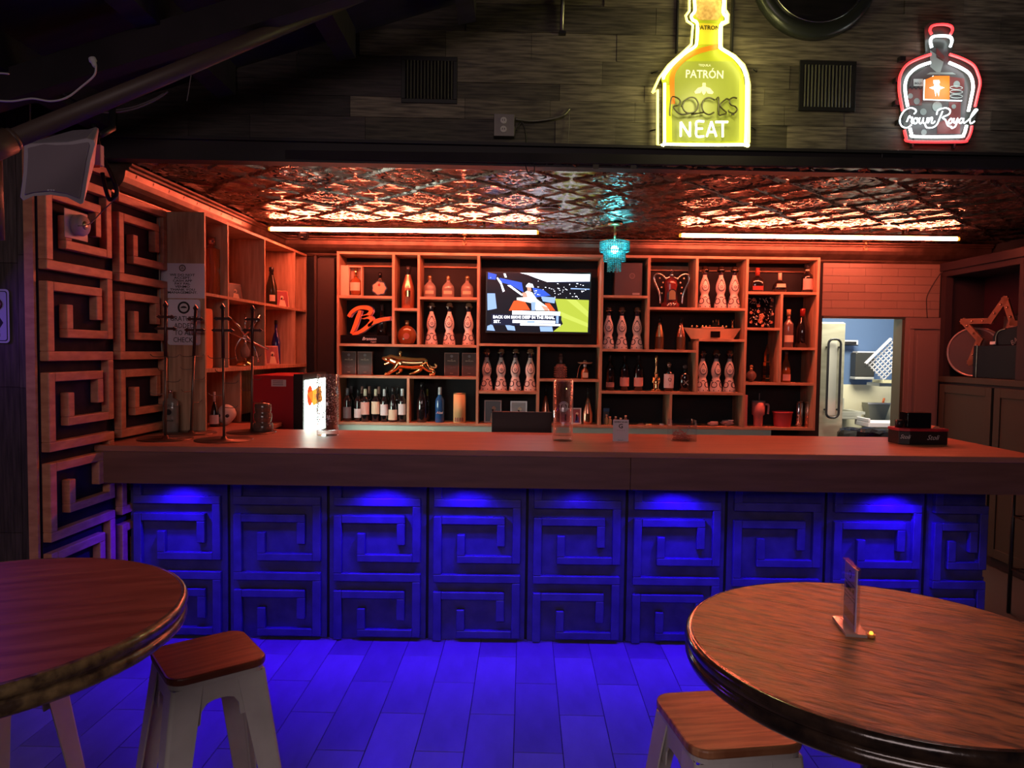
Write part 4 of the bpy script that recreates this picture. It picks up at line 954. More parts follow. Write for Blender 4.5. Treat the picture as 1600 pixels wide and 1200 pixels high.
# red fridge with a lit glass door facing the bar's inside
fx1, fy0, fy1, fz1 = -1.535, 4.98, 5.62, 1.43
t = thing('mini_fridge', 'red countertop fridge with a brightly lit glass door, half hidden behind a tall vase', 'fridge', (0, 0, 0))
MB().box(-1.83, fx1, fy0, fy1, .981, fz1).build('cabinet', mat('red_enamel', (.42, .015, .03), .35), t, bevel=.006)
MB().box(fx1, fx1 + .065, fy0, fy1, .981, fz1 + .01).build('door_frame', blackp, t, bevel=.003)
MB().box(fx1 + .065, fx1 + .070, fy0 + .05, fy1 - .05, 1.0, fz1 - .035).build('lit_door', mat('fridge_glow', (.8, .9, .85), .3, emit=(.80, 1, .86), es=15), t)
RY = Matrix(((0, 1, 0), (-1, 0, 0), (0, 0, 1))).to_4x4()
lg = MB(); lg.prism(circ(.16, 1.28, .075, 18), 0, .003, M=Matrix.Translation((fx1 + .0705, fy0 + .0, 0)) @ Matrix.Rotation(PI / 2, 4, 'Z')).build('red_logo', mat('backlit_red', (.6, .05, .02), .4, emit=(1, .10, .02), es=.9), t)
MB().prism([(.10, 1.30), (.45, 1.34), (.50, 1.22), (.25, 1.20)], 0, .002, M=Matrix.Translation((fx1 + .0705, fy0, 0)) @ Matrix.Rotation(PI / 2, 4, 'Z')).build('yellow_band', mat('backlit_orange', (.8, .4, .05), .4, emit=(1, .45, .05), es=1.2), t)
text('ENERGY', .05, paper, t, (fx1 + .074, fy0 + .34, 1.265), rot=(PI / 2, 0, PI / 2), name='door_lettering')
a = P(424, 593, fy0); b = P(447, 604, fy0); MB().box(a.x, b.x, fy0 - .0015, fy0, b.z, a.z).build('rating_sticker', paper, t)
for k in range(3): MB().box(a.x + .01, b.x - .02, fy0 - .0022, fy0 - .0016, b.z + .010 + k * .013, b.z + .015 + k * .013).build('sticker_print', greyink, t)
# ================================================================ ON THE COUNTER
zc = CT + .0003
def on(px, py): return PZ(px, py, CT)
# cross-topped garnish trees
gun = mat('gunmetal_rod', (.20, .145, .12), .4, .7); gunb = mat('bronze_base', (.16, .09, .07), .35, .8)
def cross_tree(px, py, topx, topy, name_, dr, hooks):
    b_ = on(px, py); H = (P(topx, topy, b_.y)).z - zc; lean = P(topx, topy, b_.y).x - b_.x
    t = thing('cross_stand', 'slim metal stand with double cross finial, ' + name_, 'stand', (b_.x, b_.y, zc), 0, 'cross-topped metal stands on the counter')
    MB().lathe([(dr, 0), (dr, .003), (dr - .004, .005), (.02, .006), (.012, .02)], 36).build('round_base', gunb, t)
    L_ = lambda f: (lean * f, 0, H * f)
    MB().tube([(0, 0, .005), L_(.62)], .0075, 8).build('pole', gun, t)
    mb = MB(); mb.tube([L_(.60), L_(.97)], .0095, 6)
    for f, hw in ((.885, .036), (.80, .048)):
        c = L_(f); mb.box(c[0] - hw, c[0] + hw, -.006, .006, c[2] - .007, c[2] + .007)
        for s_ in (-1, 1): mb.prism([(c[0] + s_ * (hw - .004), c[2] - .012), (c[0] + s_ * (hw + .014), c[2]), (c[0] + s_ * (hw - .004), c[2] + .012)], -.007, .007)
    c = L_(.965); mb.prism([(c[0] - .006, c[2] - .012), (c[0] - .014, c[2] + .002), (c[0], c[2] + .024), (c[0] + .014, c[2] + .002), (c[0] + .006, c[2] - .012)], -.007, .007)
    mb.build('cross_finial', mat('dark_bronze', (.09, .05, .05), .4, .7), t)
    for f, a, l_ in hooks:
        c = Vector(L_(f)); d = Vector((math.cos(a), math.sin(a), 0))
        MB().tube(smoothpts([c, c + d * l_ * .5 + Vector((0, 0, -.004)), c + d * l_ * .85, c + d * l_ + Vector((0, 0, .012))], 3), .0022, 5).build('hook', gun, t)
hk = [(.60, PI, .085), (.60, .2, .07), (.42, .1, .08), (.33, 3.4, .08), (.24, .3, .075), (.50, 2.6, .07)]
cross_tree(258.5, 686, 259, 470, 'leftmost of four', .145, hk)
cross_tree(298.5, 677, 306, 475, 'second from left of four', .145, [(a, b + .9, c) for a, b, c in hk])
cross_tree(350, 687.5, 348, 473, 'third from left of four', .155, hk[::-1])
cross_tree(393, 675.5, 395, 476, 'rightmost of four', .145, [(a, b - .6, c) for a, b, c in hk])
b_ = on(265, 664)
t = thing('lettered_bottle', 'clear flat bottle with dark lettering and metal stopper behind the leftmost stands', 'bottle', (P(267, 660, 4.24).x, 4.24, zc))
MB().lathe([(.04, 0), (.046, .006), (.046, .185), (.035, .20), (.014, .207), (.013, .235)], 24, sy=.62).build('glass_body', gclear, t); MB().cyl((0, 0, .235), .014, .022, 12).build('stopper', chrome, t)
text('tequila', .030, ink, t, (0, -.030, .165), shear=.3, name='bottle_lettering', sx=.8); MB().prism(circ(0, .125, .018, 18), -.0305, -.0295).build('round_mark', ink, t)
text('blanco', .020, ink, t, (0, -.030, .075), shear=.3, name='bottle_lettering')
# ribbed dark jar in front of the fridge
t = thing('ribbed_jar', 'dark ribbed glass jar standing in front of the red fridge', 'jar', (P(411, 650, 4.46 - .12).x, 4.46 - .12, zc))
MB().lathe([(.045, 0), (.062, .01), (.058, .05), (.046, .058), (.052, .07), (.056, .11), (.044, .12), (.05, .13), (.05, .165), (.044, .175), (.02, .18)], 26).build('jar_body', mat('smoky_brown_glass', (.16, .09, .07), .15, coat=.7), t)
mb = MB(); [mb.lathe([(r_ - .001, q - .002), (r_ + .002, q), (r_ - .001, q + .002)], 24) for r_, q in ((.0605, .03), (.058, .05), (.055, .09), (.05, .148))]; mb.build('ribs', smoke, t)
# tall cylinder vases
def vase(px, py, wpx, hpx, label, inner=None):
    b_ = on(px, py); s = b_.y / F; r_ = wpx * s / 2; h = hpx * s
    t = thing('cylinder_vase', label, 'vase', (b_.x, b_.y, zc))
    MB().lathe([(r_ * .93, 0), (r_, .003), (r_, h), (r_ - .005, h), (r_ - .005, .030), (.001, .028)], 32).build('glass_wall', glass, t)
    return t, r_, h
v1, r_, h = vase(512, 680, 33, 96, 'tall clear glass vase speckled with droplets in front of the glowing fridge door')
mb = MB()
for _ in range(420):
    a = R.uniform(0, 2 * PI); q = R.uniform(.06, h - .01); mb.ball(((r_ + .0006) * math.cos(a), (r_ + .0006) * math.sin(a), q), R.uniform(.002, .0042), 4)
mb.build('droplets', white, v1, kind='stuff')
v2, r_, h = vase(879, 688, 32, 95, 'tall clear glass vase with a round printed logo, middle of the counter')
lw = mat('logo_white', (.7, .68, .72), .5)
def wrap(mb, pts, r0_, e=.0008):   # project flat x,z points on the front of a cylinder
    return [(r0_ * math.sin(x / r0_) , -(r0_ + e) * math.cos(x / r0_), q) for x, q in pts]
mb = MB(); zz = h * .57
vs = []; n = 28
for i in range(n):
    a = 2 * PI * i / n; 
    for q in (.019, .0225): vs.append((q * math.cos(a), zz + q * math.sin(a)))
vv = wrap(mb, vs, r_); mb.add(vv, [(2 * i, 2 * i + 1, (2 * i + 3) % (2 * n), (2 * i + 2) % (2 * n)) for i in range(n)])
for k in range(5):
    pts = wrap(mb, [(-.014 + k * .001, zz - .012 + k * .006), (.014 - k * .001, zz - .012 + k * .006), (.014 - k * .002, zz - .009 + k * .006), (-.014 + k * .002, zz - .009 + k * .006)], r_); mb.add(pts, [(0, 1, 2, 3)])
for k in range(16):
    a = PI * .12 + k * PI * .76 / 15
    for sg in (1, -1): pts = wrap(mb, [(.0275 * math.cos(a) - .0015, zz + sg * (.0275 * math.sin(a)) - .002), (.0275 * math.cos(a) + .0015, zz + sg * (.0275 * math.sin(a)) - .002), (.0275 * math.cos(a) + .0015, zz + sg * (.0275 * math.sin(a)) + .002), (.0275 * math.cos(a) - .0015, zz + sg * (.0275 * math.sin(a)) + .002)], r_); mb.add(pts, [(0, 1, 2, 3)])
mb.build('printed_logo', lw, v2)
# black monitor seen from behind
a = P(768.5, 643, 4.62); b = P(862, 675, 4.62)
t = thing('monitor', 'back of a black screen standing behind the counter left of the logo vase', 'monitor', ((a.x + b.x) / 2, 4.62, .98 - .0))
wd = (b.x - a.x) / 2; MB().box(-wd, wd, 0, .025, .02 + b.z - .98 - .12, a.z - .98).build('screen_back', blackp, t, bevel=.004)
MB().box(-.03, .03, .02, .05, -.06, .14).build('stand', blackp, t); MB().box(-.12, .12, -.04, .12, -.075, -.06).build('foot', blackp, t)
ub = thing('under_bar_bench', 'low black work bench behind the bar under the monitor', 'bench', (0, 4.52, 0)); MB().box(-1.2, 1.6, 0, .35, .84, .905).build('work_top', blackp, ub); 
for x in (-1.15, 1.5):
    for y in (.03, .29): MB().box(x, x + .04, y, y + .04, 0, .84).build('leg', blackp, ub)
# card stand with G
b_ = on(969.5, 690.5)
t = thing('card_stand', 'small white upright review card with a large G on the counter', 'card stand', (b_.x, b_.y, zc), -.08)
h = 35 * b_.y / F; wd = 12.2 * b_.y / F
MB().box(-wd, wd, -.001, .001, .004, h).build('card', mat('violet_white_card', (.66, .64, .76), .45), t); MB().box(-wd - .002, wd + .002, -.012, .016, 0, .004).build('acrylic_foot', acryl, t)
text('REVIEW US ON', .011, ink, t, (0, -.0014, h * .89), name='card_lettering', bold=.0003); text('G', .036, ink, t, (0, -.0014, h * .70), name='card_letter', bold=.0006)
text('* * * * *', .014, greyink, t, (0, -.0014, h * .50), name='card_stars'); text('thank you', .008, greyink, t, (0, -.0014, h * .08), name='card_lettering')
# clear box of straws / picks
b_ = on(1069, 690)
t = thing('acrylic_box', 'open clear square box of pink picks on the counter', 'box', (b_.x, b_.y + .06, zc)); s = b_.y / F; wd = 19.5 * s; h = 33 * s
MB().box(-wd, wd, -.065, -.062, .003, h).box(-wd, wd, .062, .065, .003, h).box(-wd, -wd + .003, -.062, .062, .003, h).box(wd - .003, wd, -.062, .062, .003, h).box(-wd, wd, -.065, .065, 0, .003).build('acrylic_walls', acryl, t)
mb = MB(); pkm = mat('pink_picks', (.62, .22, .20), .4)
for _ in range(60):
    x, y = R.uniform(-wd * .6, wd * .6), R.uniform(-.035, .035); q = R.uniform(.008, .014 + .05 * max(0, 1 - abs(x + .015) / wd)); a = R.uniform(0, PI); l_ = R.uniform(.012, .022)
    mb.tube([(x - l_ * math.cos(a), y - l_ * .6 * math.sin(a), q), (x, y, q + .004), (x + l_ * math.cos(a), y + l_ * .6 * math.sin(a), q + R.uniform(-.004, .01))], .0022, 5)
mb.build('picks', pkm, t, kind='stuff')
MB().tube([(.01, 0, .02), (.045, .02, .075)], .0022, 5).ball((.046, .02, .077), .006, 6).build('long_pick', chrome, t)
# napkin caddy
b_ = on(1443, 695)
t = thing('bar_caddy', 'black rubber-edged napkin and straw caddy at the right end of the counter', 'caddy', (b_.x, b_.y + .06, zc), .03); s = b_.y / F; wd = 38 * s
MB().hprism([(-wd, .07), (-wd + .0, -.045), (-wd + .05, -.07), (wd, -.06), (wd, .08)], 0, .078).build('tray', blackp, t, bevel=.004)
cdr = mat('red_caddy_rim', (.42, .03, .05), .4); MB().hprism([(-wd - .002, .072), (-wd - .002, -.047), (-wd + .049, -.073), (wd + .002, -.063), (wd + .002, .082)], .078, .094).build('rim', cdr, t, bevel=.002)
mb = MB(); M0 = blackg
MB().box(-.085, .055, -.035, .055, .094, .185).build('napkin_holder', blackg, t, bevel=.004)
MB().cyl((-wd + .025, -.0, .094), .022, .045, 14).build('straw_cup', blackp, t)
MB().prism([(.065, .094), (.115, .094), (.105, .104), (.085, .108)], -.03, .03).build('folded_napkin', mat('orange_pink_paper', (.8, .35, .22), .6), t)
MB().box(.056, .0585, -.03, .05, .094, .18).build('holder_edge', greyink, t)
text('Stoli', .040, lw, t, (.045, -.068 - .0008, .042), shear=.4, name='tray_lettering', rot=(PI / 2, 0, .045)); text('Stoli', .034, lw, t, (-wd + .026, -.0615, .045), shear=.4, name='tray_lettering', rot=(PI / 2, 0, -.46), sx=.85)
# ================================================================ ORANGE TUBES
tubem = mat('orange_tube_glow', (.9, .4, .2), .4, emit=(1, .155, .075), es=175)
def tube_light(xa, ya, xb, yb, label, zt_=2.530):
    a = PZ(xa, ya, zt_); b = PZ(xb, yb, zt_); y = (a.y + b.y) / 2; L_ = b.x - a.x
    t = thing('tube_light', label, 'light', (a.x, y, zt_), 0, 'orange tube lights on the tin ceiling')
    M = Matrix.Rotation(PI / 2, 4, 'Y'); MB().lathe([(.013, .012), (.013, L_ - .012)], 14, M=M).build('glowing_tube', tubem, t)
    MB().box(0, L_, -.018, .018, .014, .030).build('housing', brass, t)
    ec = mat('yellow_end_cap', (.9, .5, .1), .4, emit=(1, .35, .03), es=1.5); MB().lathe([(.014, -.004), (.014, .012)], 12, M=M).build('end_cap', ec, t); MB().lathe([(.014, L_ - .012), (.014, L_ + .004)], 12, M=M).build('end_cap', ec, t)
    for x in (L_ * .2, L_ * .8): MB().box(x - .01, x + .01, -.005, .005, .030, CEIL - zt_ + .006).build('hanger', brass, t)
    return t
tube_light(413, 354, 840, 367, 'left glowing orange tube light under the tin ceiling')
tube_light(1060, 369.5, 1504, 372, 'right glowing orange tube light under the tin ceiling')
for px, py, nm in ((726, 369, 'left one, below the left orange tube'), (1353, 375, 'right one, below the right orange tube')):
    b_ = P(px, py, 5.9)
    t = thing('sprinkler_head', 'small pale sprinkler head hanging from the ceiling, ' + nm, 'sprinkler', (b_.x, 5.9, CEIL + .002), 0, 'ceiling sprinkler heads')
    MB().cyl((0, 0, -.02), .022, .02, 14).cyl((0, 0, -.055), .011, .035, 12).build('stem', brass, t); MB().tube([(-.010, 0, -.05), (-.014, 0, -.075), (0, 0, -.09), (.014, 0, -.075), (.010, 0, -.05)], .003, 5).build('frame', brass, t); MB().cyl((0, 0, -.096), .018, .004, 14).build('deflector', brass, t)
# ceiling speaker, dome camera
b_ = PZ(857, 326, CEIL); t = thing('ceiling_speaker', 'round flat speaker recessed in the tin ceiling left of the chandelier', 'speaker', (b_.x, b_.y, CEIL)); MB().lathe([(.078, -.0), (.074, -.012), (.001, -.013)], 28).build('grille', mat('tan_grille', (.20, .16, .12), .7), t); MB().lathe([(.088, .01), (.088, -.006), (.078, -.010), (.078, .01)], 28).build('rim', tin, t)
b_ = P(474, 372, 5.7); t = thing('dome_camera', 'small dark dome camera under the ceiling near the left corner', 'camera', (b_.x, 5.7, CEIL)); MB().cyl((0, 0, -.04), .062, .045, 22).build('collar', bxm, t); MB().lathe([(.001, -.105), (.025, -.10), (.043, -.08), (.05, -.05), (.05, -.04)], 20).build('dome', blackg, t); MB().cyl((.0, -.03, -.095), .018, .02, 12).build('lens', blackg, t)
# chandelier
cz = lambda py: P(961, py, 5.35).z
b_ = P(961, 353, 5.35); k = 5.35 / F
t = thing('crystal_chandelier', 'small teal crystal chandelier hanging from the tin ceiling', 'chandelier', (b_.x, 5.35, CEIL)); D = lambda py: cz(py) - CEIL
MB().lathe([(.055, .0), (.055, -.012), (.03, -.018), (.008, -.020)], 20).build('canopy', brass, t); MB().tube([(0, 0, -.018), (0, 0, D(376))], .008, 8).build('stem', brass, t)
teal = mat('teal_crystal', (.10, .72, .78), .12, trans=.35, coat=.5)
MB().ball((0, 0, D(390)), .030, 10).build('bulb', mat('teal_bulb', (.6, 1, 1), .3, emit=(.25, .95, 1), es=22), t)
for nm, rx, ya, yb, dy in (('crystal_tier', 22.5, 377, 393, 3), ('crystal_tier', 16.5, 392, 408, 3), ('crystal_tier', 10, 405, 420, 5)):
    mb = MB(); r_ = rx * k; n = int(2 * PI * r_ / .015); za, zb = D(ya), D(yb)
    MB().tube([(r_ * math.cos(a), r_ * math.sin(a), za) for a in [i * PI / 12 for i in range(24)]], .004, 6, closed=True).build('ring', brass, t)
    for i in range(n):
        a = 2 * PI * i / n; m_ = max(3, int((za - zb) / .014)); ex = 1 if dy < 5 else (i % 2) * 2
        for j in range(m_ + ex): mb.ball((r_ * math.cos(a), r_ * math.sin(a), za - .008 - j * .0135), .0062, 4)
    mb.build(nm, teal, t, kind='stuff')
l = bpy.data.lights.new('chandelier_light', 'POINT'); l.color = (.10, .85, 1); l.energy = 2.5; l.shadow_soft_size = .05
o = bpy.data.objects.new('chandelier_light', l); COL.objects.link(o); o.parent = t; o.location = (0, 0, D(383) + .0)
# ================================================================ ON THE SOFFIT WALL
def YW(px): 
    """depth of the plank face for a photo column"""
    k = (px - 800) / F; y = 3.745
    for _ in range(5): y = 3.745 + (k * y + 2.17) * math.tan(SA)
    return y + .003
def wp(px, py, off=0): return P(px, py, YW(px) - off)
def wthing(name, label, cat, px, py, group=None, off=0):
    p = wp(px, py, off); t = thing(name, label, cat, p, SA, group); t['_'] = 0; del t['_']; return t, p
def loc(p0, px, py, off=0):
    """local coordinates (x along the wall, z) of a photo point relative to p0"""
    q_ = wp(px, py, off); d = q_ - p0; return (d.x * math.cos(SA) + d.y * math.sin(SA), d.z)
neony = mat('neon_yellow', (1, 1, .6), .4, emit=(1, .93, .32), es=11); edge_yellow = mat('panel_edge_yellow', (1, 1, .5), .4, emit=(1, .88, .18), es=2.2)
neonw = mat('neon_white', (1, 1, 1), .4, emit=(.85, 1, 1), es=4.0); neonwy = mat('neon_warm_white', (1, 1, .9), .4, emit=(1, 1, .75), es=2.6); neonr = mat('neon_red', (1, .2, .2), .4, emit=(1, .03, .035), es=2.6)
neonr2 = mat('neon_red_core', (1, .3, .3), .4, emit=(1, .22, .22), es=3)
tubeoff = mat('unlit_tube_glass', (.035, .03, .012), .2)
ty, py0 = None, None
t, p0 = wthing('bottle_neon_sign', 'glowing yellow bottle-shaped neon sign reading NEAT high on the plank wall', 'neon sign', 1100, 236, off=0)
Z2 = lambda L_: [(1000 + a / 4.8, b / 4.8) for a, b in L_]
front = [(185, 625), (185, 1060), (205, 1082), (770, 1085), (792, 1065), (800, 640), (790, 560), (765, 500), (700, 425), (610, 365), (598, 340), (603, 190), (640, 165), (645, 125), (622, 90), (628, -20), (600, -60), (430, -60), (408, -20), (412, 80), (385, 118), (395, 150), (430, 180), (425, 320), (405, 355), (330, 405), (240, 490), (185, 560), (175, 592)]
def lp(pt, off): return [(loc(p0, *q_, off=off)) for q_ in Z2(pt)]
fo = .075
pts = [(x, -fo, z_) for x, z_ in lp(front, fo)]
MB().tube(smoothpts(pts, 3), .0072, 8).build('neon_tube', neony, t)
pan = [(x - .012, z_ - .006) for x, z_ in lp(front, .03)]
acy = mat('yellow_printed_panel', (.30, .34, .02), .4)
MB().prism(pan, -.035, -.029).build('printed_panel', acy, t)
rear = [(90, 700), (128, 680), (128, 1085), (150, 1120), (190, 1135), (740, 1135), (795, 1115), (812, 1070), (815, 640), (800, 560), (775, 495), (705, 425), (612, 372), (605, 345), (608, 200), (655, 175), (658, 118), (635, 80), (640, -60), (400, -60), (365, 10), (365, 90), (338, 125), (348, 165), (392, 195), (380, 340), (300, 415), (210, 495), (140, 590), (90, 700)]
pts = [(x, -.040, z_) for x, z_ in lp(rear, .03)]
MB().tube(pts, .007, 8).build('panel_edge_glow', edge_yellow, t)  # glowing rim standing in for the back panel's lit edge and reflection
for nm, L_, m in (('neck_print', [(445, 175), (590, 180), (580, 330), (440, 335)], mat('gold_print', (.60, .45, .04), .4)), ('cork_print', [(412, -30), (610, -30), (610, 120), (580, 150), (450, 150), (412, 120)], cork), ('shoulder_liquid', [(240, 530), (300, 460), (700, 460), (760, 560), (770, 1060), (215, 1060)], mat('pale_olive_print', (.22, .25, .05), .4)),
                 ('edge_left', [(195, 640), (235, 640), (240, 1060), (195, 1060)], mat('bright_yellow_print', (.50, .52, .03), .4)), ('edge_right', [(745, 600), (785, 640), (782, 1060), (745, 1060)], MATS.get('bright_yellow_print'))):
    MB().prism(lp(L_, .036), -.0362 - (.0006 if nm != 'shoulder_liquid' else 0), -.0352).build(nm, m or MATS['bright_yellow_print'], t)
def ribbon(mb, pts, w_, y0, y1):
    pts = smoothpts([(a, 0, b) for a, b in pts], 5); n = len(pts); vs = []
    for i, p in enumerate(pts):
        tg = (pts[min(i + 1, n - 1)] - pts[max(i - 1, 0)]).normalized(); nn = Vector((-tg.z, 0, tg.x)) * w_ / 2
        for y in (y0, y1):
            for s_ in (-1, 1): q_ = p + nn * s_; vs.append((q_.x, y, q_.z))
    fs = []
    for i in range(n - 1):
        a = i * 4; b = a + 4; fs += [(a, a + 1, b + 1, b), (a + 2, b + 2, b + 3, a + 3), (a, b, b + 2, a + 2), (a + 1, a + 3, b + 3, b + 1)]
    return mb.add(vs, fs)
rb = MB(); ribbon(rb, lp([(245, 780), (240, 640), (250, 540), (310, 460), (400, 400), (500, 368), (585, 350)], .037), .024, -.0385, -.0375); rb.build('orange_ribbon', mat('orange_ribbon', (.85, .16, .01), .4), t)
a = loc(p0, 1101, 116.5, .04); text('PATRÓN', .058, mat('silver_print', (.8, .8, .85), .3), t, (a[0], -.039, a[1]), name='sign_lettering', sx=.88, bold=.0008)
a = loc(p0, 1101, 102, .04); text('TEQUILA', .016, MATS['silver_print'], t, (a[0], -.039, a[1]), name='sign_lettering')
a = loc(p0, 1107, 43.5, .04); text('PATRON', .030, tubeoff, t, (a[0], -.039, a[1]), name='sign_lettering', bold=.0006)
bee = MB(); bx, bz_ = loc(p0, 1100, 139, .04); q_ = .0064
for L_ in ([(-1.2, 3), (1.2, 3), (2, 1), (1.5, -3), (0, -5), (-1.5, -3), (-2, 1)], [(-1.5, 1.8), (-5, .8), (-8, -2.5), (-7, -4), (-3, -3.5), (-1.6, -1)], [(1.5, 1.8), (5, .8), (8, -2.5), (7, -4), (3, -3.5), (1.6, -1)], [(-1.6, 3.2), (1.6, 3.2), (1.2, 5), (-1.2, 5)]): bee.prism([(bx + x * q_, bz_ + z_ * q_) for x, z_ in L_], -.0392, -.038)
bee.build('bee_emblem', mat('pale_pink_print', (.85, .60, .55), .4), t)
def strokes(t, mat_, L_, conv, r_, off, name, sm=4):
    mb = MB()
    for st_ in L_:
        pts = [(x, -off, z_) for x, z_ in conv(st_, off)]
        mb.tube(smoothpts(pts, sm) if len(pts) > 2 else pts, r_, 6)
    return mb.build(name, mat_, t)
for nm, L_ in (('unlit_letter_r', [[(225, 870), (222, 845), (235, 735), (270, 730), (300, 755), (290, 788), (250, 802), (290, 850), (330, 858), (372, 850)]]), ('unlit_letter_o', [[(310, 800), (322, 780), (335, 755), (370, 733), (410, 735), (435, 770), (430, 815), (395, 845), (350, 845), (322, 815), (318, 790)], [(385, 858), (480, 842)]]),
               ('unlit_letter_c', [[(560, 750), (520, 733), (485, 745), (465, 785), (475, 835), (515, 860), (555, 842)]]), ('unlit_letter_k', [[(570, 745), (590, 735), (590, 855), (615, 860), (650, 852)], [(650, 740), (600, 790), (650, 845)], [(650, 740), (672, 750)]]),
               ('unlit_letter_s', [[(728, 738), (700, 732), (672, 750), (680, 785), (715, 800), (728, 825), (705, 850), (668, 840), (664, 825)], [(685, 860), (708, 858)]])):
    strokes(t, tubeoff, L_, lp, .0042, .062, nm)
for nm, L_ in (('lit_letter_n', [[(305, 1025), (305, 915)], [(305, 915), (375, 1025)], [(375, 1025), (375, 915)]]), ('lit_letter_e', [[(480, 912), (425, 912), (422, 960), (425, 1022), (480, 1022)], [(425, 965), (470, 965)]]),
               ('lit_letter_a', [[(500, 1025), (535, 912)], [(535, 912), (572, 1025)], [(512, 990), (560, 990)]]), ('lit_letter_t', [[(565, 915), (660, 915)], [(620, 915), (620, 1028)]])):
    strokes(t, neonwy, L_, lp, .0056, .066, nm, 3)
fr_ = MB()
for pxx in (1058, 1144):
    x0 = loc(p0, pxx, 60, .02)[0]; z0 = loc(p0, pxx, 84)[1]; fr_.box(x0 - .004, x0 + .004, -.028, 0, z0, z0 + .42)
for pxx in (1050, 1137): x0 = loc(p0, pxx, 245)[0]; fr_.box(x0 - .006, x0 + .006, -.03, 0, -.045, .02)
for x, z_ in ((.24, .42), (.24, .12), (-.26, .40), (-.26, .10)): fr_.tube([(x, -.03, z_), (x + .03 * (1 if x > 0 else -1), 0, z_ + .0)], .004, 5)
fr_.build('mounting_frame', blackp, t)
area_l = bpy.data.lights.new('neon_glow_light', 'POINT'); area_l.color = (1, .92, .36); area_l.energy = 7; area_l.shadow_soft_size = .08
o = bpy.data.objects.new('neon_glow_light', area_l); COL.objects.link(o); o.parent = t; o.location = (0, -.30, .30)
# second neon sign
t, p0 = wthing('script_neon_sign', 'red and white bottle-shaped neon sign with white script across it', 'neon sign', 1466, 224, off=0)
Z3 = lambda L_: [(1380 + a / 5.456, 20 + b / 5.456) for a, b in L_]
def l3(pt, off): return [loc(p0, *q_, off=off) for q_ in Z3(pt)]
bd = [(200, 1080), (180, 1000), (150, 850), (140, 600), (170, 480), (240, 410), (360, 340), (350, 120), (400, 80), (570, 80), (600, 120), (590, 330), (700, 380), (800, 460), (830, 600), (800, 850), (760, 1000), (740, 1090), (680, 1115), (230, 1115)]
brd = mat('printed_board_dark', (.10, .085, .09), .4)
MB().prism(l3(bd, .02), -.020, -.012).build('back_board', mat('clear_dark_board', (.06, .06, .055), .3), t)
MB().prism(l3([(215, 980), (215, 640), (250, 540), (400, 440), (400, 330), (430, 300), (550, 310), (555, 430), (680, 520), (720, 640), (690, 980), (650, 1040), (260, 1040)], .022), -.0225, -.0205).build('printed_panel', brd, t)
pm_red = mat('dark_red_print', (.20, .05, .05), .4); pm_g = mat('grey_print', (.30, .32, .32), .4); pm_w = mat('white_print', (.6, .62, .62), .4)
for nm, pl, m in (('print_patch', [(215, 640), (330, 640), (330, 790), (215, 790)], pm_red), ('print_patch', [(560, 545), (690, 560), (690, 660), (560, 690)], pm_red), ('print_patch', [(560, 760), (660, 760), (655, 1030), (460, 1030), (460, 940), (560, 900)], pm_red), ('print_patch', [(400, 320), (520, 400), (480, 530), (400, 460)], pm_g), ('print_triangle', [(455, 300), (520, 370), (515, 420), (450, 380)], pm_red), ('print_line', [(370, 525), (620, 525), (590, 508), (400, 508)], pm_g)):
    MB().prism(l3(pl, .024), -.0242, -.0228).build(nm, m, t)
mb = MB()
for cx, cy, r_ in ((230, 710, 25), (285, 755, 30), (340, 845, 32), (458, 800, 48), (625, 610, 32), (600, 800, 22), (345, 1020, 28)):
    x, z_ = l3([(cx, cy)], .024)[0]; MB().prism(circ(x, z_, r_ * .00055, 18), -.0255, -.0245).build('print_disc', pm_g, t)
MB().prism(l3([(258, 565), (338, 565), (338, 625), (258, 625)], .024), -.026, -.0245).build('print_plate', pm_w, t)
x, z_ = l3([(298, 605)], .024)[0]; text('BOLD', .016, ink, t, (x, -.0265, z_), name='plate_lettering')
mb = MB(); ribbon(mb, l3([(215, 650), (230, 632), (245, 650), (262, 632), (280, 650), (298, 632), (315, 650), (335, 634)], .024), .005, -.026, -.025); mb.build('zigzag_print', ink, t)
mb = MB()
for cy in (640, 675, 712): x, z_ = l3([(622, cy)], .03)[0]; mb.tube([(x + .034 * math.cos(a), -.03, z_ + .009 * math.sin(a)) for a in [i * PI / 9 for i in range(18)]], .0018, 5, closed=True)
mb.build('white_rings', pm_w, t)
MB().prism(l3([(355, 572), (430, 540), (562, 540), (562, 738), (355, 738)], .045), -.048, -.042).build('orange_square', mat('backlit_orange_square', (.25, .06, .0), .5, emit=(1, .20, .012), es=.95), t)
em = MB(); wl_ = mat('emblem_white_lit', (1, 1, 1), .4, emit=(1, 1, .95), es=1.6)
for L_ in ([(390, 640), (430, 628), (440, 600), (470, 600), (480, 628), (520, 640), (480, 655), (470, 715), (455, 660), (445, 715), (432, 656)], [(425, 575), (475, 575), (482, 600), (440, 615), (425, 600)]): em.prism(l3(L_, .048), -.0495, -.0485)
em.build('emblem', wl_, t)
strokes(t, neonw, [[(350, 575), (345, 740), (560, 748), (668, 750)], [(352, 575), (400, 572), (425, 540)]], l3, .0028, .045, 'square_outline', 1)
white_t = [[(412, 297), (402, 240), (425, 205), (495, 198), (565, 205), (585, 240), (570, 290)], [(400, 425), (300, 460), (225, 520), (190, 590), (188, 680), (208, 800)], [(560, 425), (670, 475), (740, 530), (765, 620), (755, 700), (725, 840)], [(228, 985), (240, 1030), (270, 1055), (640, 1055), (685, 1040), (710, 960)]]
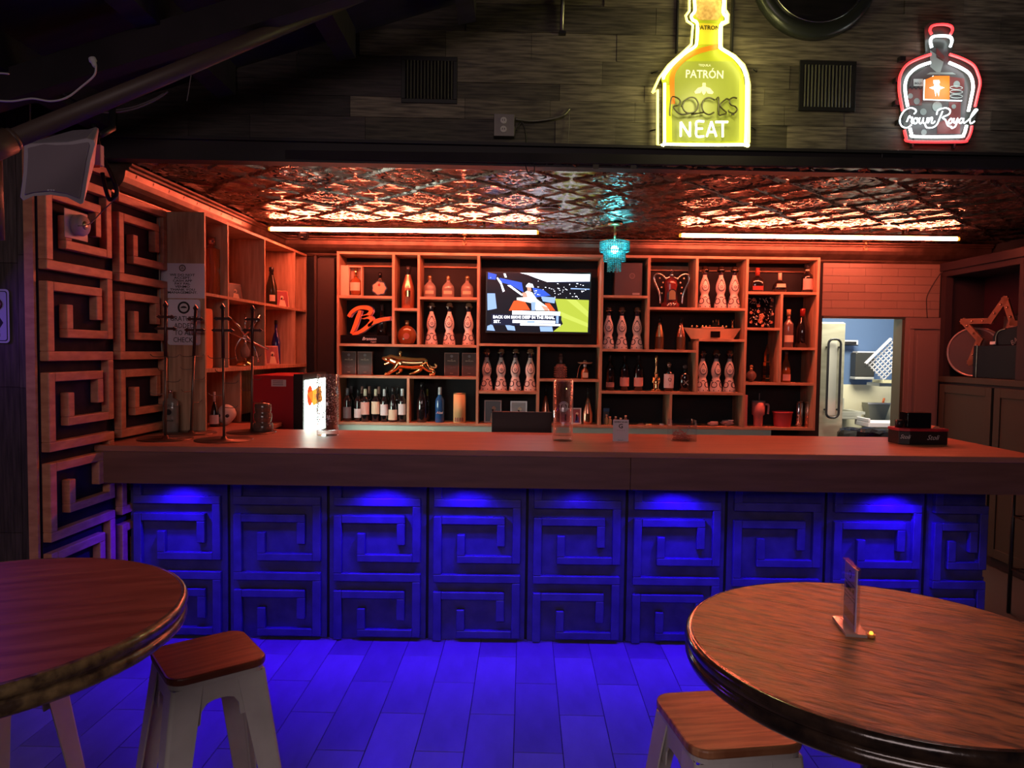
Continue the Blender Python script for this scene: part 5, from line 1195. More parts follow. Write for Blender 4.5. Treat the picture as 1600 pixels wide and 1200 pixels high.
red_t = [[(412, 185), (398, 150), (420, 112), (500, 100), (570, 112), (590, 145), (572, 185)], [(405, 355), (290, 395), (200, 445), (150, 520), (135, 600), (140, 700), (165, 835)], [(565, 355), (680, 395), (770, 450), (810, 530), (825, 600), (810, 680), (782, 800)], [(180, 1000), (195, 1060), (235, 1098), (660, 1100), (715, 1080), (745, 1020), (755, 965)]]
for L_ in white_t: strokes(t, neonw, [L_], l3, .0078, .045, 'white_neon_tube')
for L_ in red_t: strokes(t, neonr, [L_], l3, .0072, .045, 'red_neon_tube')
scp = [[(262, 862), (280, 840), (262, 818), (225, 812), (180, 835), (148, 885), (142, 935), (165, 972), (205, 980), (240, 955)], [(200, 930), (222, 880), (232, 895), (248, 893), (240, 925), (250, 942), (262, 925)], [(275, 895), (258, 915), (262, 942), (282, 942), (292, 920), (280, 898), (300, 905)], [(312, 895), (305, 930), (318, 945), (335, 925), (342, 895), (338, 930), (352, 945), (370, 925), (376, 895)], [(388, 895), (380, 942), (395, 910), (412, 893), (418, 905), (410, 935), (425, 942), (440, 925)],
       [(505, 840), (480, 900), (455, 955), (415, 980), (370, 978), (358, 955)], [(455, 868), (468, 830), (530, 812), (568, 830), (560, 865), (505, 892), (530, 915), (550, 960), (585, 975)], [(572, 905), (556, 928), (566, 945), (586, 930), (584, 905), (572, 902)], [(604, 900), (598, 930), (614, 938), (634, 900), (626, 940), (612, 970), (586, 984), (575, 970)], [(682, 905), (660, 903), (646, 928), (658, 943), (680, 920), (685, 900), (682, 935), (696, 940)], [(700, 935), (740, 900), (785, 850), (802, 828), (782, 826), (752, 870), (738, 915), (746, 945), (778, 925)]]
for L_ in scp: strokes(t, neonw, [L_], l3, .0035, .062, 'script_letter')
mb = MB()
for pxx in (1423, 1488): x0 = loc(p0, pxx, 230)[0]; mb.box(x0 - .005, x0 + .005, -.02, 0, -.03, .03)
for x_, z_ in ((-.22, .43), (-.24, .32), (-.24, .20), (-.22, .10)): MB().box(x_ - .02, x_ + .01, -.03, 0, z_ - .012, z_ + .012).build('standoff', blackp, t)
mb.build('mounting_feet', blackp, t)
l_ = bpy.data.lights.new('sign_glow_light', 'POINT'); l_.color = (.85, 1, .92); l_.energy = 1.5; l_.shadow_soft_size = .08
o = bpy.data.objects.new('sign_glow_light', l_); COL.objects.link(o); o.parent = t; o.location = (0, -.12, .28)
# vents
vm = mat('vent_black', (.014, .013, .013), .45)
for (x0, y0, x1, y1), nm in (((627, 90, 715, 161), 'dark wall vent grille on the left, hard to see on the dark planks'), ((1246.5, 97, 1337.5, 173.5), 'dark wall vent grille between the two neon signs')):
    t, p0 = wthing('wall_vent', nm, 'vent', x0, y1, 'vent grilles on the plank wall'); w_, h = loc(p0, x1, y0); b = .022
    MB().box(0, w_, -.010, 0, 0, b).box(0, w_, -.010, 0, h - b, h).box(0, b, -.010, 0, b, h - b).box(w_ - b, w_, -.010, 0, b, h - b).build('frame', vm, t, bevel=.002)
    MB().box(b, w_ - b, -.0008, 0, b, h - b).build('backing', blackg, t)
    n = 14
    for i in range(n):
        x = b + (w_ - 2 * b) * (i + .5) / n; m_ = MB(); m_.box(-.0035, .0035, -.007, .003, b, h - b, M=Matrix.Rotation(.5, 4, 'Z')); m_.build('slat', mat('vent_slat_grey', (.08, .075, .06), .4), t, loc=(x, -.003, 0))
# big round duct cover
t, p0 = wthing('round_duct_cover', 'large round black metal duct cover at the top edge between the signs', 'duct cover', 1270, -34); R_ = 94 * YW(1270) / F
M = Matrix.Rotation(PI / 2, 4, 'X')
MB().lathe([(R_, 0), (R_, .05), (R_ - .02, .065), (R_ * .80, .07), (R_ * .78, .055), (R_ * .5, .02), (.001, .012)], 48, M=M).build('dish', mat('dark_green_black_metal', (.025, .028, .024), .3), t)
MB().lathe([(R_ * .80, .066), (R_ * .80, .074), (R_ * .785, .074), (R_ * .785, .066)], 48, M=M).build('bead_ring', steel, t)
# outlet box, conduit and cable
t, p0 = wthing('outlet_box', 'grey metal box with two sockets on the plank wall', 'outlet', 787, 217); k = .0034
MB().box(-.053, .056, -.045, 0, 0, .115).build('metal_box', mat('galvanised_dark', (.13, .12, .11), .45, .6), t, bevel=.003)
MB().box(-.051, .053, -.048, -.045, .002, .113).build('cover_plate', mat('cover_grey', (.18, .16, .15), .4, .4), t)
for z_ in (.035, .08): MB().prism(circ(-.002, z_, .017, 16), -.053, -.048).build('socket', mat('socket_white', (.62, .58, .56), .4), t); MB().box(-.009, -.006, -.0535, -.0528, z_ - .003, z_ + .006).box(.002, .005, -.0535, -.0528, z_ - .003, z_ + .006).build('slots', ink, t)
def cable(label, pts, r_, m, name='cable', smooth=6, group=None, cat='cable'):
    o = MB().tube(smoothpts(pts, smooth), r_, 6).build(name, m); return tag(o, label, cat, group)
cable('pale flexible conduit curving right from the grey socket box', [wp(805, 186, .03), wp(830, 189, .02), wp(860, 186, .02), wp(880, 180, .02), wp(890, 170, .012)], .006, mat('conduit_grey', (.22, .21, .17), .4, .5), 'conduit')
cable('thin black cable hanging in loops below the grey socket box', [wp(806, 205, .04), wp(815, 190, .03), wp(822, 215, .03), wp(820, 250, .05), wp(826, 272, .09), wp(835, 268, .09), wp(833, 240, .05), wp(830, 225, .03)], .003, blackp)
cable('black cable draped along the ledge under the yellow neon sign', [wp(832, 236, .02), wp(870, 245, .03), wp(930, 247, .03), wp(1010, 243, .03), wp(1060, 246, .03), wp(1200, 244, .03), wp(1330, 250, .03)], .0035, blackp)
t, p0 = wthing('power_brick', 'black power adapter hanging at the left end of the ledge cable', 'adapter', 828, 248); MB().box(-.03, .03, -.04, -.003, 0, .06).build('body', blackp, t, bevel=.004); MB().box(-.012, .012, -.028, -.012, .06, .075).build('plug', blackp, t)
cable('thin pale wire running straight down the plank joint', [wp(890, 165, .012), wp(889, 200, .012), wp(886, 246, .03)], .0016, mat('wire_grey', (.3, .28, .22), .5), 'wire')
t, p0 = wthing('pipe_bracket', 'short vertical metal pipe with foot on the plank wall', 'pipe', 877, 56); MB().tube([(0, -.02, .012), (0.006, -.02, .40)], .010, 10).build('pipe', steel, t); MB().box(-.015, .022, -.03, 0, 0, .014).build('foot', blackp, t)
for i, px in enumerate((931, 990)):
    t, p0 = wthing('tape_tab', 'small faded tape tab on the black soffit trim, %s of two' % ('left', 'right')[i], 'tape', px, 264, 'tape tabs on the soffit trim', off=.08); MB().box(-.015, .015, .0, .002, 0, .05).build('tape', mat('old_tape', (.10, .095, .06), .6), t)
t, p0 = wthing('timer_switch', 'small black box with a tiny light on the ledge under the script neon sign', 'switch box', 1390, 252, off=.045); MB().box(-.055, .11, -.02, .02, .0, .05).build('body', blackp, t, bevel=.004); MB().ball((.03, -.022, .045), .008, 8).build('knob', paper, t)
cable('thin dark cable sagging from the script neon sign along the ledge', [wp(1405, 240, .02), wp(1440, 244, .03), wp(1480, 246, .03), wp(1560, 256, .03), wp(1640, 262, .03)], .003, blackp)
# ================================================================ TOP LEFT: pipe, cables, loudspeaker
def ctube(name, label, cat, a, b, r_, m):
    a = Vector(a); b = Vector(b); t = thing(name, label, cat, a); MB().tube([(0, 0, 0), b - a], r_, 14).build('pipe_run', m, t); return t, b - a
t, d = ctube('ceiling_pipe', 'long brown pipe crossing the upper left corner diagonally', 'pipe', P(2, 225, 2.30), P(640, -40, 3.62), .030, mat('brown_pipe', (.075, .05, .042), .5))
dn_ = d.normalized(); MB().tube([-dn_ * .09, dn_ * .03], .042, 14).build('coupling', MATS['brown_pipe'], t); MB().tube([dn_ * .03, dn_ * .045], .036, 14).build('collar', MATS['brown_pipe'], t); MB().tube([(-.04, 0, -.02), (-.05, .02, -.30)], .035, 12).build('elbow', MATS['brown_pipe'], t)
wc = mat('white_cable', (.50, .48, .50), .5); gc = mat('grey_cable', (.16, .13, .15), .5)
cable('white cable looping across the top left corner with a plug at its end', [P(-8, 157, 2.6), P(20, 158, 2.6), P(50, 154, 2.6), P(80, 158, 2.6), P(105, 152, 2.6), P(128, 135, 2.6), P(147, 118, 2.6), P(150, 104, 2.6)], .0035, wc)
t = thing('cable_plug', 'small white plug at the free end of the white cable', 'plug', P(149, 105, 2.6)); MB().lathe([(.005, 0), (.008, .006), (.009, .018), (.013, .022), (.012, .034), (.001, .036)], 12, M=Matrix.Rotation(-.35, 4, 'Y')).build('body', wc, t); MB().box(-.02, -.014, -.002, .002, .03, .045).build('prong', chrome, t)
cable('short white cable end at the far left edge near the ceiling', [P(-10, 114, 2.6), P(5, 114.5, 2.6), P(14, 115.5, 2.6)], .003, wc)
cable('pair of grey cables sagging below the brown pipe, upper one', [P(95, 145, 3.3), P(130, 162, 3.3), P(165, 172, 3.3), P(205, 168, 3.3), P(238, 156, 3.3), P(256, 146, 3.3)], .004, gc, group='grey cables sagging below the pipe')
cable('pair of grey cables sagging below the brown pipe, lower one', [P(105, 152, 3.3), P(135, 168, 3.3), P(168, 176, 3.3), P(210, 170, 3.3), P(245, 155, 3.3), P(262, 143, 3.3)], .004, gc, group='grey cables sagging below the pipe')
cable('thin grey cable hanging straight under the middle of the pipe', [P(301, 100, 3.2), P(298, 120, 3.2), P(295, 140, 3.2), P(292, 158, 3.2)], .002, gc)
t = thing('paper_tag', 'small pale tag hanging among the rafters at the top left', 'tag', P(415, 32, 3.5)); MB().prism([(-.02, 0), (.025, .01), (.045, .055), (.01, .075), (-.01, .05)], 0, .002).build('tag_body', gc, t)
# loudspeaker
Y = 2.85; t = thing('loudspeaker', 'pale grey wedge loudspeaker hanging in the upper left corner', 'speaker', P(90, 300, Y)); p0 = P(90, 300, Y)
spk = mat('lilac_grey_plastic', (.50, .44, .50), .45); grl = mat('speaker_grille', (.27, .22, .26), .7)
def l4(pts, Yq=Y): return [((P(a, b, Yq) - p0).x, (P(a, b, Yq) - p0).z) for a, b in pts]
out = [(37, 230), (36, 225), (75, 223), (105, 222), (135, 216), (147, 219), (149, 226), (142, 252), (136, 285), (131, 317), (126, 320), (105, 309), (80, 305), (52, 307), (36, 314), (31, 308), (36, 270)]
inn = [(45, 231), (70, 224), (90, 226), (115, 225), (140, 221), (143, 228), (136, 254), (131, 285), (127, 309), (105, 303), (80, 300), (55, 302), (41, 304), (45, 270), (46, 245)]
fo_, bo = l4(out), l4([(50 + (a - 37) * .40, 166 + (b - 216) * .62) for a, b in out])
n = len(out); vs = [(x, 0, z_) for x, z_ in fo_] + [(x * 1.0, .26, z_) for x, z_ in bo]
fs = [tuple(range(n)), tuple(reversed(range(n, 2 * n)))] + [(i, i + n, (i + 1) % n + n, (i + 1) % n) for i in range(n)]
MB().add(vs, fs).build('cabinet', spk, t, bevel=.006)
inn = [(45, 232), (70, 226), (90, 227.5), (115, 226.5), (139, 222.5), (141, 228), (135, 254), (130, 285), (125.5, 311), (105, 303), (80, 299), (55, 301), (40, 305), (44, 270), (45.5, 245)]
MB().prism(l4(inn), -.008, -.001).build('grille', grl, t, bevel=.002)
x, z_ = l4([(82, 299)])[0]; MB().box(x - .014, x - .006, -.0105, -.008, z_, z_ + .005).box(x - .002, x + .004, -.0105, -.008, z_, z_ + .005).box(x + .008, x + .014, -.0105, -.008, z_, z_ + .005).build('badge_letters', paper, t)
MB().tube([(.02, .26, .30), (.02, .36, .36), (.02, .36, .46)], .014, 10).build('bracket', blackp, t)
# little tag box beside the speaker and cables
t = thing('junction_box', 'small pale junction box just right of the loudspeaker', 'junction box', P(151, 258, 3.15)); MB().box(-.017, .017, 0, .03, 0, .09).build('body', spk, t, bevel=.003); MB().box(-.015, .015, -.001, 0, -.012, .0).build('orange_label', orange, t)
cable('black cable bundle hanging from the soffit corner down to the wall panels', [P(146, 195, 3.25), P(158, 240, 3.25), P(172, 268, 3.25), P(183, 300, 3.25), P(172, 312, 3.25), P(165, 295, 3.25), P(160, 270, 3.25)], .010, blackp, 'cable_bundle')
cable('thin brown cable drooping from the cable bundle to the wall camera', [P(183, 308, 3.2), P(160, 330, 3.2), P(140, 350, 3.15), P(122, 353, 3.1)], .0025, gc)
cable('white cord running down the corner beside the plywood end panel', [P(190, 312, 3.9), P(225, 318, 4.1), P(243, 330, 4.25), P(249, 350, 4.26), P(249, 420, 4.26), P(252, 520, 4.27), P(255, 600, 4.28)], .004, mat('ivory_cord', (.42, .38, .34), .5))
# wall camera on outlet plate at left wall
c1 = 3.46; t = thing('wall_camera', 'round white camera on a square outlet plate, fixed to the nearer key panel', 'camera', (lwx(c1) + .058, c1, P(105, 352, c1).z), math.atan2(1, .0424))
MB().box(-.085, .085, -.004, .0, -.068, .068).build('plate', mat('plate_pinkwhite', (.55, .45, .45), .45), t, bevel=.003)
M = Matrix.Rotation(PI / 2, 4, 'X'); MB().lathe([(.05, .004), (.052, .03), (.045, .045), (.001, .048)], 26, M=M).build('camera_body', mat('camera_lilac', (.50, .42, .46), .35), t); MB().lathe([(.022, .046), (.018, .052), (.001, .053)], 18, M=M).build('lens', steel, t)
# parking sign at the far left, cut by the frame
t = thing('parking_sign', 'white rounded sign with blue border at the far left edge', 'sign', P(16, 536, Ya - .016)); p0 = P(16, 536, Ya - .016); a = (P(16, 452, Ya - .016) - p0)
hh = a.z; MB().prism(rrect(-.30, .0, 0, hh, .016), -.003, -.001).build('sign_plate', mat('sign_white', (.55, .52, .85), .4), t)
MB().prism(rrect(-.292, -.008, .008, hh - .008, .012), -.0035, -.0031).build('border_line', ink, t); MB().prism(rrect(-.288, -.012, .012, hh - .012, .010), -.0042, -.0036).build('inner_field', mat('sign_violet_cast', (.45, .42, .85), .4), t)  # white sign; violet light is put into its plate and field colours
rg = MB(); rg.tube([(-.15 + .125 * math.cos(q_) * .0 + .117 * math.cos(q_) + .0, -.005, hh * .72 + .045 * math.sin(q_)) for q_ in [i * PI / 14 for i in range(28)]], .006, 5, closed=True).build('red_ring', mat('sign_dark_red', (.10, .01, .06), .4), t)
text('NO', .10, ink, t, (-.155, -.0045, hh * .36), name='sign_lettering', sx=1.6, bold=.004); text('PARKING', .045, ink, t, (-.135, -.0045, hh * .17), name='sign_lettering', bold=.001)
# ================================================================ KITCHEN BEHIND THE DOORWAY
kb = mat('kitchen_blue', (.10, .17, .33), .6); kc = mat('kitchen_cream', (.72, .68, .50), .5)
YK = 8.0; zc_ = P(1350, 601, YK).z
MB_ = MB(); MB_.box(2.2, 4.6, YK, YK + .1, 0, 2.62); wk = struct(MB_, 'wall_kitchen', kb)
MB().box(2.2, 4.6, YK - .012, YK, 0, zc_).build('wainscot', kc, wk)
MB_ = MB(); MB_.box(2.2, 4.6, YB + .13, YK, 2.62, 2.68); struct(MB_, 'ceiling_kitchen', white)
MB_ = MB(); MB_.box(2.35, 2.42, YB + .12, YK, 0, 2.62); struct(MB_, 'wall_kitchen_left', white)
MB_ = MB(); MB_.box(4.5, 4.6, YB + .12, YK, 0, 2.62); struct(MB_, 'wall_kitchen_right', kb)
MB_ = MB(); MB_.box(3.405, 3.4295, YB - .015, YB + .125, 0, 1.955); struct(MB_, 'trim_6', mat('olive_metal_frame', (.09, .088, .065), .35, .3))
tr = MB(); tr.box(2.712, 3.43, YB - .02, YB + .02, 1.945, 1.965); struct(tr, 'trim_7', steel)
# stainless refrigerator inside the kitchen
fy = 7.15; fa, fb = P(1282, 600, 6.3).x, P(1318.5, 600, fy).x; ftop = P(1300, 503, fy).z
d1 = thing('steel_fridge', 'stainless steel refrigerator with a long black loop handle inside the kitchen doorway', 'fridge', (fb, fy, 0))
fst = nodemat('satin_steel', (.40, .38, .28), (.56, .54, .42), (1, 1, 5), 2.5, .40, .02, metal=.45)
MB().box(fa - fb + .02, -.0, .04, .37, .02, ftop).build('cabinet', fst, d1, bevel=.004)
MB().box(fa - fb + .02, -.004, -.005, .038, .06, ftop - .01).build('door', fst, d1, bevel=.006)
ha, hb = P(1301, 530, fy), P(1301, 652, fy); hx = ha.x - fb
MB().tube([(x, -.05, z_) for x, z_ in rrect(hx - .062, hx + .062, hb.z, ha.z, .05, 5)], .012, 8, closed=True).build('loop_handle', blackp, d1)
for z_ in (hb.z + .08, ha.z - .08):
    for s_ in (-1, 1): MB().cyl((0, 0, 0), .010, .045, 10, M=Matrix.Translation((hx + s_ * .062, -.005, z_)) @ Matrix.Rotation(PI / 2, 4, 'X')).build('handle_post', blackp, d1)
MB().box(hx - .045, hx + .045, -.012, -.006, hb.z + .02, ha.z - .02).build('handle_reflection', mat('steel_reflection', (.62, .61, .54), .35, .2), d1)  # bright reflection inside the loop handle, put in as a pale slab
# towel dispenser, racks, sink
def kp(px, py, Y=YK - .1): return P(px, py, Y)
t = thing('towel_dispenser', 'dark paper towel dispenser on the blue kitchen wall', 'dispenser', kp(1351, 593, 7.86)); a = kp(1351, 551, 7.86) - kp(1351, 593, 7.86)
MB().box(-.105, .11, 0, .13, .03, a.z).build('housing', mat('smoke_grey_plastic', (.045, .045, .042), .35), t, bevel=.012); MB().box(-.11, .10, -.01, .12, 0, .028).build('tray', mat('silver_grey', (.5, .5, .48), .4), t, bevel=.006); MB().box(-.09, .11, -.002, .11, a.z, a.z + .014).build('lid', paper, t); MB().box(-.004, .004, -.003, 0, .14, .15).build('lock', ink, t)
t = thing('wall_rack', 'white metal bracket high on the blue kitchen wall beside the steel door', 'rack', kp(1328, 540, 7.9)); MB().box(-.15, .09, 0, .085, 0, .012).box(-.15, .09, 0, .012, 0, .06).build('bracket', paper, t); MB().box(-.14, .07, -.004, 0, .015, .045).build('dark_slot', blackp, t)
t = thing('hand_sink', 'white wall-hung hand sink with chrome tap behind the steel door', 'sink', kp(1325, 655, 7.55)); zz = (kp(1325, 644, 7.55) - kp(1325, 655, 7.55)).z
MB().box(-.30, .14, 0, .42, 0, .03).box(-.30, .14, 0, .015, .03, .08).box(-.30, .14, .40, .42, .03, .20).box(-.30, -.285, .015, .40, .03, .08).box(.125, .19, .015, .40, .05, .08).build('basin', mat('sink_steel', (.5, .5, .44), .3, .3), t, bevel=.004)
MB().lathe([(.025, 0), (.018, .03), (.016, .12), (.010, .14), (.010, .30)], 12, (-.14, .33, .08)).build('tap_body', chrome, t); MB().tube(smoothpts([(-.14, .33, .36), (-.14, .28, .40), (-.14, .22, .38), (-.14, .20, .34)], 4), .010, 8).build('spout', chrome, t)
for s_ in (-.06, .06): MB().box(-.14 + s_ - .02, -.14 + s_ + .02, .32, .34, .10, .12).build('tap_handle', chrome, t)
MB().box(-.12, .06, .40, .415, .08, .36).build('splash_back', mat('grey_steel_box', (.38, .38, .34), .35), t)
MB().tube(smoothpts([(-.12, .2, -.01), (-.12, .2, -.20), (-.10, .25, -.34), (-.05, .30, -.40)], 4), .022, 8).tube(smoothpts([(-.06, .2, 0), (.04, .22, -.10), (.06, .25, -.20)], 4), .008, 6).build('drain', paper, t)
t = thing('grey_bin', 'tall tapered grey bin hung on the cream kitchen wall with a red-handled tool', 'bin', kp(1372, 656, 7.84)); 
vs = [(-.09, 0, 0), (.075, 0, 0), (.075, .11, 0), (-.09, .11, 0), (-.125, -.02, .185), (.125, -.02, .185), (.125, .13, .185), (-.125, .13, .185)]
MB().add(vs, [(3, 2, 1, 0), (4, 5, 6, 7), (0, 1, 5, 4), (1, 2, 6, 5), (2, 3, 7, 6), (3, 0, 4, 7)]).build('bin_body', mat('bin_grey', (.26, .26, .22), .4), t); MB().box(-.13, .13, -.025, -.02, .175, .19).build('rim', paper, t); MB().tube([(.06, .04, .15), (.08, .04, .24)], .012, 8).build('red_handle', orange, t)
t = thing('cream_crate', 'white plastic lattice crate tilted against the kitchen door frame', 'crate', kp(1381, 594, 7.5))
mb = MB(); cw = .34; M = Matrix.Rotation(-.80, 4, 'Y')
for i in range(8): mb.box(-.01, cw, -.004, .004, i * .036, i * .036 + .009, M=M)
for i in range(9): mb.box(i * .042, i * .042 + .009, -.004, .004, 0, .26, M=M)
mb.box(-.02, cw + .01, -.03, .0, .26, .28, M=M)
mb.build('lattice_side', paper, t); MB().box(-.02, .34, -.02, .20, -.03, .0).build('crate_bottom', mat('crate_cream', (.70, .66, .42), .5), t); MB().box(-.06, .36, -.03, .24, -.065, -.031).build('steel_shelf', steel, t)
t = thing('tray_shelf', 'pale angled plastic tray above the black rubbish sack', 'tray', kp(1375, 668, 7.3)); MB().box(-.12, .34, 0, .3, 0, .05).box(-.12, -.10, 0, .3, .05, .09).build('tray_body', paper, t, bevel=.006); MB().box(-.05, .3, .02, .28, -.67, 0).build('pedestal', mat('crate_cream', (.7, .66, .42), .5), t)
t = thing('rubbish_bin', 'kitchen rubbish bin lined with a shiny black sack', 'bin', (P(1357, 690, 6.85).x, 6.85, 0)); zt3 = P(1355, 672, 6.85).z
MB().lathe([(.20, 0), (.21, .02), (.25, zt3 - .05)], 22).build('bin_body', paper, t)
mb = MB(); vs = []; fs = []; n = 26
for j in range(6):
    for i in range(n):
        a = 2 * PI * i / n; r_ = (.255, .275, .28, .265, .22, .18)[j] + R.uniform(-.012, .012); vs.append((r_ * math.cos(a), r_ * math.sin(a), zt3 - .05 + (-.12, -.05, .02, .05, .035, -.03)[j] + R.uniform(-.010, .010)))
for j in range(5):
    for i in range(n): fs.append((j * n + i, j * n + (i + 1) % n, (j + 1) * n + (i + 1) % n, (j + 1) * n + i))
mb.add(vs, fs); mb.f.append(tuple(len(mb.v) - n + i for i in range(n))); mb.m.append(0); mb.sm.append(False); mb.build('black_sack', blackg, t)
# ================================================================ RIGHT SIDE: niche and base cupboards
XN = 3.73
def nz(px, py): return PX(px, py, XN)
n0_ = nz(1463, 500).y; nY1 = 6.22; nY0 = 4.6
zb_ = (nz(1480, 588)).z; ztp = nz(1480, 432).z
cup = mat('dark_plum_paint', (.035, .025, .032), .6, spec=.2); cupd = mat('dark_olive_paint', (.055, .05, .04), .6, spec=.2)
nc = thing('wall_cupboard', 'dark built-in cupboard on the right wall with an open niche above panelled doors', 'cupboard', (XN, 0, 0))
MB().box(0, .06, nY0, nY1, ztp, 2.43).build('header', cup, nc, bevel=.003)
MB().box(-.02, .0, nY0, nY1, 2.36, 2.43).build('cornice', cup, nc, bevel=.004)
MB().box(0, .06, nY1 - .07, nY1, zb_, ztp).build('side_stile', cup, nc); yn = nz(1590, 500).y
MB().box(0, .06, yn - .16, yn, zb_, ztp).build('side_stile', cup, nc)
MB().box(0, .38, nY0, nY1, zb_ - .05, zb_).build('niche_shelf', cupd, nc, bevel=.003); MB().box(.36, .38, nY0, nY1, zb_, 2.43).build('niche_back', mat('wine_dark_paint', (.035, .012, .022), .6, spec=.2), nc); MB().box(.061, .36, nY0, nY1, ztp + .0, ztp + .03).build('niche_top', cup, nc)
MB().box(0.06, .36, nY1 - .03, nY1 - .001, zb_, ztp).build('niche_side', cup, nc); MB().box(.02, .38, nY0, nY1, 0, zb_ - .051).build('carcass', cup, nc)
for ya, yb in ((5.50, 6.17), (4.80, 5.47)):
    dn2 = MB(); dn2.box(0, .02, ya, yb, .08, zb_ - .07); o = dn2.build('cupboard_door', cupd, nc, bevel=.002)
    MB().box(-.010, 0, ya, ya + .07, .08, zb_ - .07).box(-.010, 0, yb - .07, yb, .08, zb_ - .07).box(-.010, 0, ya + .07, yb - .07, zb_ - .14, zb_ - .07).box(-.010, 0, ya + .07, yb - .07, .08, .15).build('door_rails', cupd, o, bevel=.002)
cable('thin black cable hanging down the white tiles beside the dark cupboard', [P(1472, 424, 6.15), P(1461, 440, 6.2), P(1449, 462, 6.2), P(1448, 480, 6.2), P(1449, 497, 6.2)], .004, blackp)
MY = Matrix(((0, 1, 0, 0), (-1, 0, 0, 0), (0, 0, 1, 0), (0, 0, 0, 1)))   # local x -> -Y (towards the camera), faces -X
def nit(px, py, dx): return PX(px, py, XN + dx)
def n2(pts, dx, o): return [(-(nit(a, b, dx) - o).y, (nit(a, b, dx) - o).z) for a, b in pts]
# drum / ring
o0 = Vector((3.905, 5.985, zb_ + .001))
t = thing('drum', 'small round drum with metal hoops lying on its side in the niche', 'drum', o0, -.9); r_ = .208
Mx = Matrix.Translation((0, 0, r_)) @ Matrix.Rotation(PI / 2, 4, 'X')
MB().lathe([(r_ - .012, -.05), (r_ - .012, .05)], 40, M=Mx).build('shell', mat('dark_shell', (.06, .03, .035), .4), t)
for q_ in (-.052, .04): MB().lathe([(r_, q_), (r_, q_ + .014), (r_ - .016, q_ + .014), (r_ - .016, q_)], 40, M=Mx).build('hoop', mat('pinkish_hoop', (.42, .30, .30), .3, .6), t)
# marquee star
o0 = nit(1535, 560, .12); o0.z = zb_ + .30
t = thing('marquee_star', 'orange-brown marquee star outline with bulb sockets leaning above the black boxes', 'star sign', (3.93, 5.74, zb_ + .17), -1.0)
st5 = []
Rr = .295
for i in range(10):
    a = PI / 2 - .12 + i * PI / 5; q_ = Rr if i % 2 == 0 else Rr * .48; st5.append((q_ * math.cos(a), .17 + q_ * math.sin(a)))
star = mat('copper_star', (.22, .09, .05), .5, .2); mb = MB()
for i in range(10):
    a, b = st5[i], st5[(i + 1) % 10]; d_ = Vector((b[0] - a[0], b[1] - a[1])); l_ = d_.length; an = math.atan2(d_.y, d_.x)
    mb.box(-.02, l_ + .02, -.03, .0, -.022, .022, M=Matrix.Translation((a[0], 0, a[1])) @ Matrix.Rotation(-an, 4, 'Y'))
mb.build('star_frame', star, t)
for i in range(10):
    a, b = st5[i], st5[(i + 1) % 10]
    for f in (.25, .65): MB().ball((a[0] + (b[0] - a[0]) * f, -.034, a[1] + (b[1] - a[1]) * f), .010, 6).build('bulb', rosego, t)
MB().box(-.01, .01, 0, .02, -.168, .10).box(-.08, .08, -.02, .10, -.17, -.155).build('stand', blackp, t)
o0 = nit(1560, 580, .02)
t = thing('black_gift_case', 'black case with rounded top and silver edge in the niche, lettered on the side', 'case', (o0.x, o0.y, zb_ + .001), -PI / 2)
MB().box(-.34, .28, .02, .09, 0, .26).build('case_body', mat('black_case', (.006, .006, .014), .5, spec=.15), t, bevel=.004)
MB().prism([(-.13, .26), (-.13, .33), (-.10, .37), (-.03, .39), (.12, .40), (.20, .44), (.28, .45), (.28, .26)], .03, .085).build('case_top', MATS['black_case'], t, bevel=.008)
MB().box(-.29, -.283, .014, .02, 0, .26).build('silver_edge', steel, t); MB().tube(smoothpts([(-.08, .025, .265), (-.08, .025, .33), (-.05, .025, .37), (.02, .025, .385)], 4), .004, 6).build('silver_piping', steel, t)
MB().box(-.13, -.07, .012, .02, .268, .29).build('white_clip', paper, t)
text('BACARDI', .06, greyink, t, (.20, .027, .33), rot=(PI / 2, -.5, 0), name='case_lettering')
# small things in the niche
t = thing('pale_box', 'small pale box standing at the back of the niche on the right', 'box', (XN + .30, nit(1588, 490, .30).y + .05, zb_ + .001), -PI / 2); MB().box(-.05, .10, -.03, .03, 0, .50).build('box_body', mat('dusty_pink_card', (.30, .17, .16), .6), t, bevel=.002); MB().box(-.05, .10, -.031, -.03, .40, .43).build('band', bxm, t)
# wire rack at the far right behind the bar end
t = thing('wire_rack', 'black metal rack with shelves in the shadow beyond the right end of the bar', 'rack', (3.18, 4.0, 0)); 
for x in (0, .55):
    for y in (0, .45): MB().tube([(x, y, 0), (x, y, .95)], .012, 8).build('post', blackp, t)
for z_ in (.28, .62, .93):
    mb = MB(); mb.tube([(0, 0, z_), (.55, 0, z_), (.55, .45, z_), (0, .45, z_)], .006, 6, closed=True)
    for i in range(1, 10): mb.tube([(.055 * i, 0, z_), (.055 * i, .45, z_)], .003, 4)
    mb.build('wire_shelf', mat('rack_wire', (.10, .09, .09), .3, .7), t)
